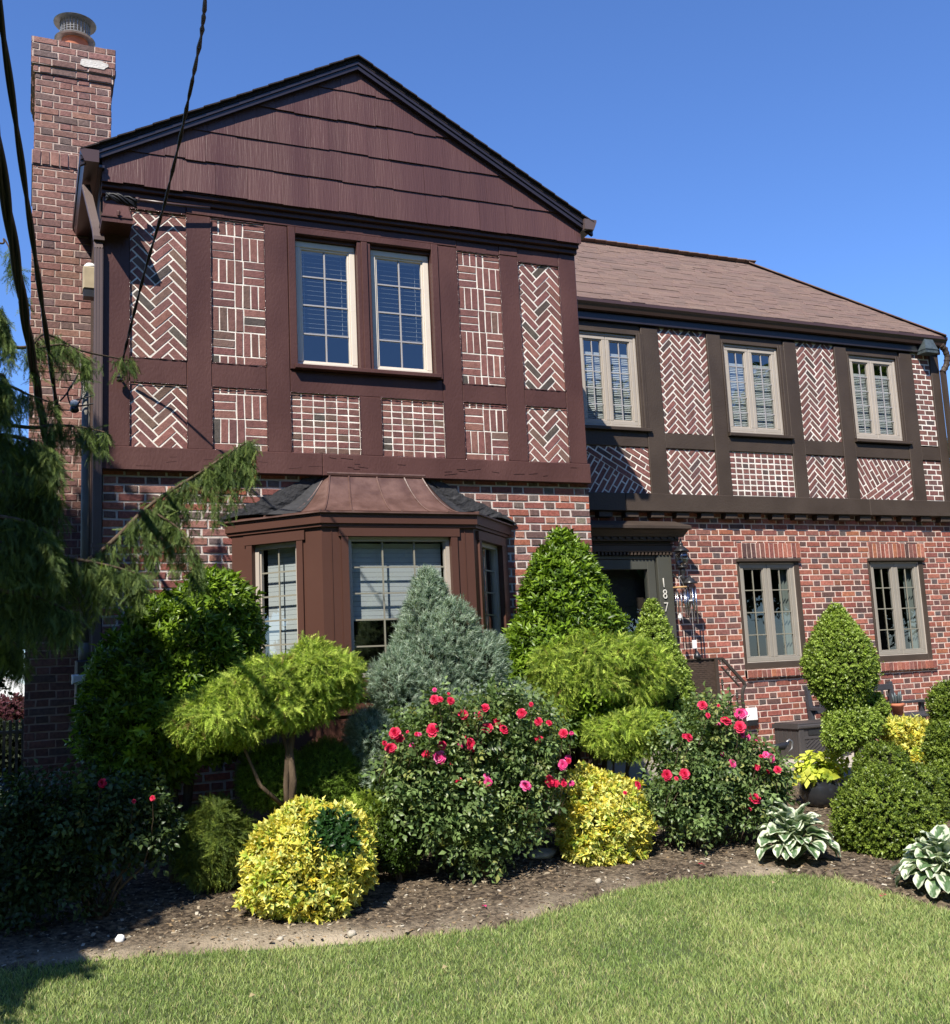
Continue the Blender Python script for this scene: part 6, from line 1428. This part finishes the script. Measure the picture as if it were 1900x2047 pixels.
# ================================================================ GRASS, MULCH, STONES
def grass():
    n = 330000; r = np.random.default_rng(5); x = r.uniform(-.8, 6.6, n); y = r.uniform(2.9, 6.6, n)
    m_ = inlawn(x, y+r.normal(size=n)*.045+.03*vn(x, y, 7, 44)) & ((x-.0) < y*1.02+.55) ; x, y = x[m_], y[m_]
    far = r.uniform(size=60000); xx = r.uniform(-5, 9, 60000); yy = r.uniform(-2, 6.4, 60000); mm = inlawn(xx, yy) & ~((xx > -.8) & (xx < 6.6) & (yy > 2.9)); x = np.concatenate([x, xx[mm]]); y = np.concatenate([y, yy[mm]]); n = len(x)
    z = gnd(x, y)-.03+.004*vn(x, y, 2.2, 3)
    p3 = vn(x, y, 16, 77); p1 = vn(x, y, 2.4, 21); p2 = vn(x, y, 9, 22); h = ((.03+.011*p1+.009*r.normal(size=n))*np.where(p3 > .6, 1.5, 1)).clip(.014, .08)
    a = r.uniform(0, 2*math.pi, n); lean = (.25+.35*r.random(n))*h*1.4; fx, fy = np.cos(a), np.sin(a); b = r.uniform(0, 2*math.pi, n)
    bx = np.cos(b); by = np.sin(b); w = r.uniform(.0012, .0024, n)
    P = lambda s, t: np.stack([x+fx*lean*t*t+bx*w*s, y+fy*lean*t*t+by*w*s, z+h*t*(1-.12*t)], 1)
    V = np.stack([P(-1, 0), P(1, 0), P(-.85, .5), P(.85, .5), P(0, 1)], 1).reshape(-1, 3)
    F = (np.array([(0, 1, 3), (0, 3, 2), (2, 3, 4)])[None]+(np.arange(n)*5)[:, None, None]).reshape(-1, 3)
    g1 = np.array([.17, .26, .065]); g2 = np.array([.44, .50, .18]); g3 = np.array([.48, .43, .22]); t = (.42+.34*p2+.34*p1+.3*r.normal(size=n)).clip(0, 1)[:, None]
    c = g1*(1-t)+g2*t; dry = (r.random(n) < (.12+.10*p1)); c[dry] = g3*r.uniform(.7, 1.1, (dry.sum(), 1))
    C = np.repeat(c[:, None, :], 5, 1); C[:, :2] *= .8; C = C.reshape(-1, 3)
    o = np_mesh('lawn_grass', V, F, C, M['grass']); tag(o, 'sunlit mown grass of the front lawn', 'grass', kind='stuff')
grass()
def chips():
    n = 30000; r = np.random.default_rng(9); x = r.uniform(-.6, 7, n); y = r.uniform(4.4, 8.2, n); m_ = ~inlawn(x, y); x, y = x[m_], y[m_]; n = len(x)
    T = (np.array([(-1, -.5, 0), (1, -.4, 0), (.8, .5, 0), (-.9, .45, 0), (0, 0, .35)], float), np.array([(0, 1, 4), (1, 2, 4), (2, 3, 4), (3, 0, 4)]), np.ones((5, 3)))
    P = np.stack([x, y, bedz(x, y)+.001], 1); a = r.uniform(0, 6.28, n); Yd = np.stack([np.cos(a), np.sin(a), r.normal(size=n)*.25], 1); Zh = np.array([[0, 0, 1.]])+r.normal(size=(n, 3))*.3
    pal = np.array([(.3, .25, .18), (.16, .12, .08), (.42, .38, .31), (.09, .065, .045), (.24, .17, .1)]); c = pal[r.choice(5, n, p=[.28, .27, .1, .2, .15])]
    v, f, cc = inst(T, P, frame(Yd, Zh), r.gamma(2, .0036, n).clip(.003, .022), c); o = np_mesh('mulch_chips', v, f, cc, M['chip']); tag(o, 'scattered mulch chips and grit on the planting bed', 'mulch', kind='stuff')
chips()
def stone(px, py, Y, r, sq, lab, m_='stone', name='stone', rz=0, grp=None):
    c = at(px, py, Y); mb = MB(); n1, n2 = 7, 12; vs = []; sd = px
    zc_ = float(bedz(np.array([c.x]), np.array([Y]))[0])
    for i in range(n1+1):
        th = math.pi*i/n1
        for j in range(n2):
            ph = 2*math.pi*j/n2; d = np.array([math.sin(th)*math.cos(ph), math.sin(th)*math.sin(ph), math.cos(th)]); q = float(lump(d, .14, int(sd)))
            vs.append((d[0]*r*q, d[1]*r*q*.75, d[2]*r*sq*q))
    mb.add(vs, [(i*n2+j, (i+1)*n2+j, (i+1)*n2+(j+1) % n2, i*n2+(j+1) % n2) for i in range(n1) for j in range(n2)])
    o = mb.build(name, M[m_], smooth=True); o.location = (c.x, Y, zc_+r*sq*.5); o.rotation_euler.z = rz; tag(o, lab, 'stone', grp); return o
stone(240, 1878, 6.5, .026, .9, 'white pebble standing on the shaded soil at the left', 'white', 'pebble')
stone(1085, 1690, 7.0, .12, .3, 'flat pale stone slab behind the right golden shrub', 'stone', 'flat_stone', .4)
stone(1197, 1768, 6.28, .024, .7, 'pale pebble just in front of the right golden shrub', 'stone', 'pebble')
stone(560, 1882, 6.12, .022, .6, 'pale pebble at the lawn edge below the left golden shrub', 'stone', 'pebble')
stone(703, 1876, 6.02, .028, .7, 'pale stone at the lawn edge right of the left golden shrub', 'stone', 'pebble')
def petals(px, py, Y, lab, col, n=6, r=.02):
    c = at(px, py, Y); z = float(gnd(np.array([c.x]), np.array([Y]))[0])+.02; mb = MB()
    for k in range(n):
        a = random.uniform(0, 6.28); o_ = Vector((c.x+random.uniform(-r, r), Y+random.uniform(-r, r), z+random.uniform(0, .012))); d = Vector((math.cos(a), math.sin(a), random.uniform(-.3, .5)))*r; s = Vector((-math.sin(a), math.cos(a), 0))*r*.7
        mb.add([o_-d*.5, o_+s*.6+Vector((0, 0, .004)), o_+d*.6, o_-s*.6+Vector((0, 0, .004)), o_], [(0, 4, 1), (1, 4, 2), (2, 4, 3), (3, 4, 0)], 0, col)
    tag(mb.build('fallen_petals', M['petal']), lab, 'petals')
petals(1764, 1800, 5.28, 'pink fallen petals on the grass near the right hosta', (.6, .12, .16))
petals(1405, 1741, 6.3, 'red fallen bloom on the soil under the right rose bush', (.6, .02, .08))
petals(968, 1807, 6.1, 'pink fallen petal on the soil under the middle rose bush', (.65, .05, .2), 3)
def leaf_litter(px, py, Y, lab):
    c = at(px, py, Y); z = float(gnd(np.array([c.x]), np.array([Y]))[0])+.025; v, f, cc = inst(leafT(.045, .03, .008, .01), np.array([[c.x, Y, z]]), frame(np.array([[1, .4, .2]]), np.array([[0, -.3, 1.]])), [1], np.array([[.45, .36, .2]])); tag(np_mesh('dry_leaf', v, f, cc, M['leafm']), lab, 'leaf')
for a in ((884, 1933, 5.3, 'dry tan leaf lying on the grass in the middle of the lawn'), (1545, 1775, 5.75, 'dry tan leaf on the grass in front of the left hosta'), (497, 1958, 5.35, 'dry tan leaf on the grass at the left of the lawn')): leaf_litter(*a)
# orange dead sprig hanging by the jetty beam
v, f, c = clothe(np.repeat(A3(505, 935, 6.7)[None], 9, 0)+rng.normal(size=(9, 3))*np.array([.012, .012, .05]), np.repeat(np.array([[0, -1, 0.]]), 9, 0), [leafT(.09, .016, .003, .01)], 1, [((.5, .16, .04), 1)], up=-2, out=.2)
tag(np_mesh('dead_sprig', v, f, c, M['leafm']), 'orange brown dead sprig hanging at the tip of the cypress branch', 'dead leaves')
# ================================================================ ACROSS THE STREET (unseen trees added behind the camera to block low skylight)
def sky_block_tree(x, y, h, r, lab, seed):
    T = [sprigT(8, .42, .22, .7, seed=s, leaf='quad') for s in range(2)]; core = MB(); arr = []
    for k in range(7):
        a = seed+k*2.1; c = (x+r*.5*math.cos(a), y+r*.5*math.sin(a), h*(.45+.09*k)); rr = (r*.62, r*.62, h*.2); P, N = ell(c, rr, 420, .5, .2, k+seed); arr.append(clothe(P, N, T, 1, [((.045, .085, .02), 3), ((.07, .115, .03), 2)], up=.1)); core_ell(core, c, rr, .86, k)
    v, f, cc = join(arr); tr = MB(); tr.tube([(x, y, -.2), (x+.1, y, h*.3), (x-.1, y+.1, h*.6)], [.28, .2, .1], 10)
    thing('sky_block_tree', (x, y, 0), lab, 'tree', [np_mesh('crown', v, f, cc, M['leafm']), core.build('shaded_twig_core', M['core']), tr.build('trunk', M['bark'])], 'unseen trees added across the road')
for i, (x, y, h, r) in enumerate(((-30, -14, 11, 4.6), (-20, -19, 10, 4.6), (-6, -21, 9.5, 4.6), (3.5, -19, 11, 4.6), (12, -20, 10, 4.6), (21, -17, 11.5, 4.8), (29, -10, 11, 4.6), (33, 0, 10, 4.5), (36, -22, 12, 5), (43, -13, 12, 5), (27, -26, 12, 5), (-12, -27, 12, 5))):
    sky_block_tree(x, y, h, r, 'leafy tree added unseen across the road to block low skylight', i)
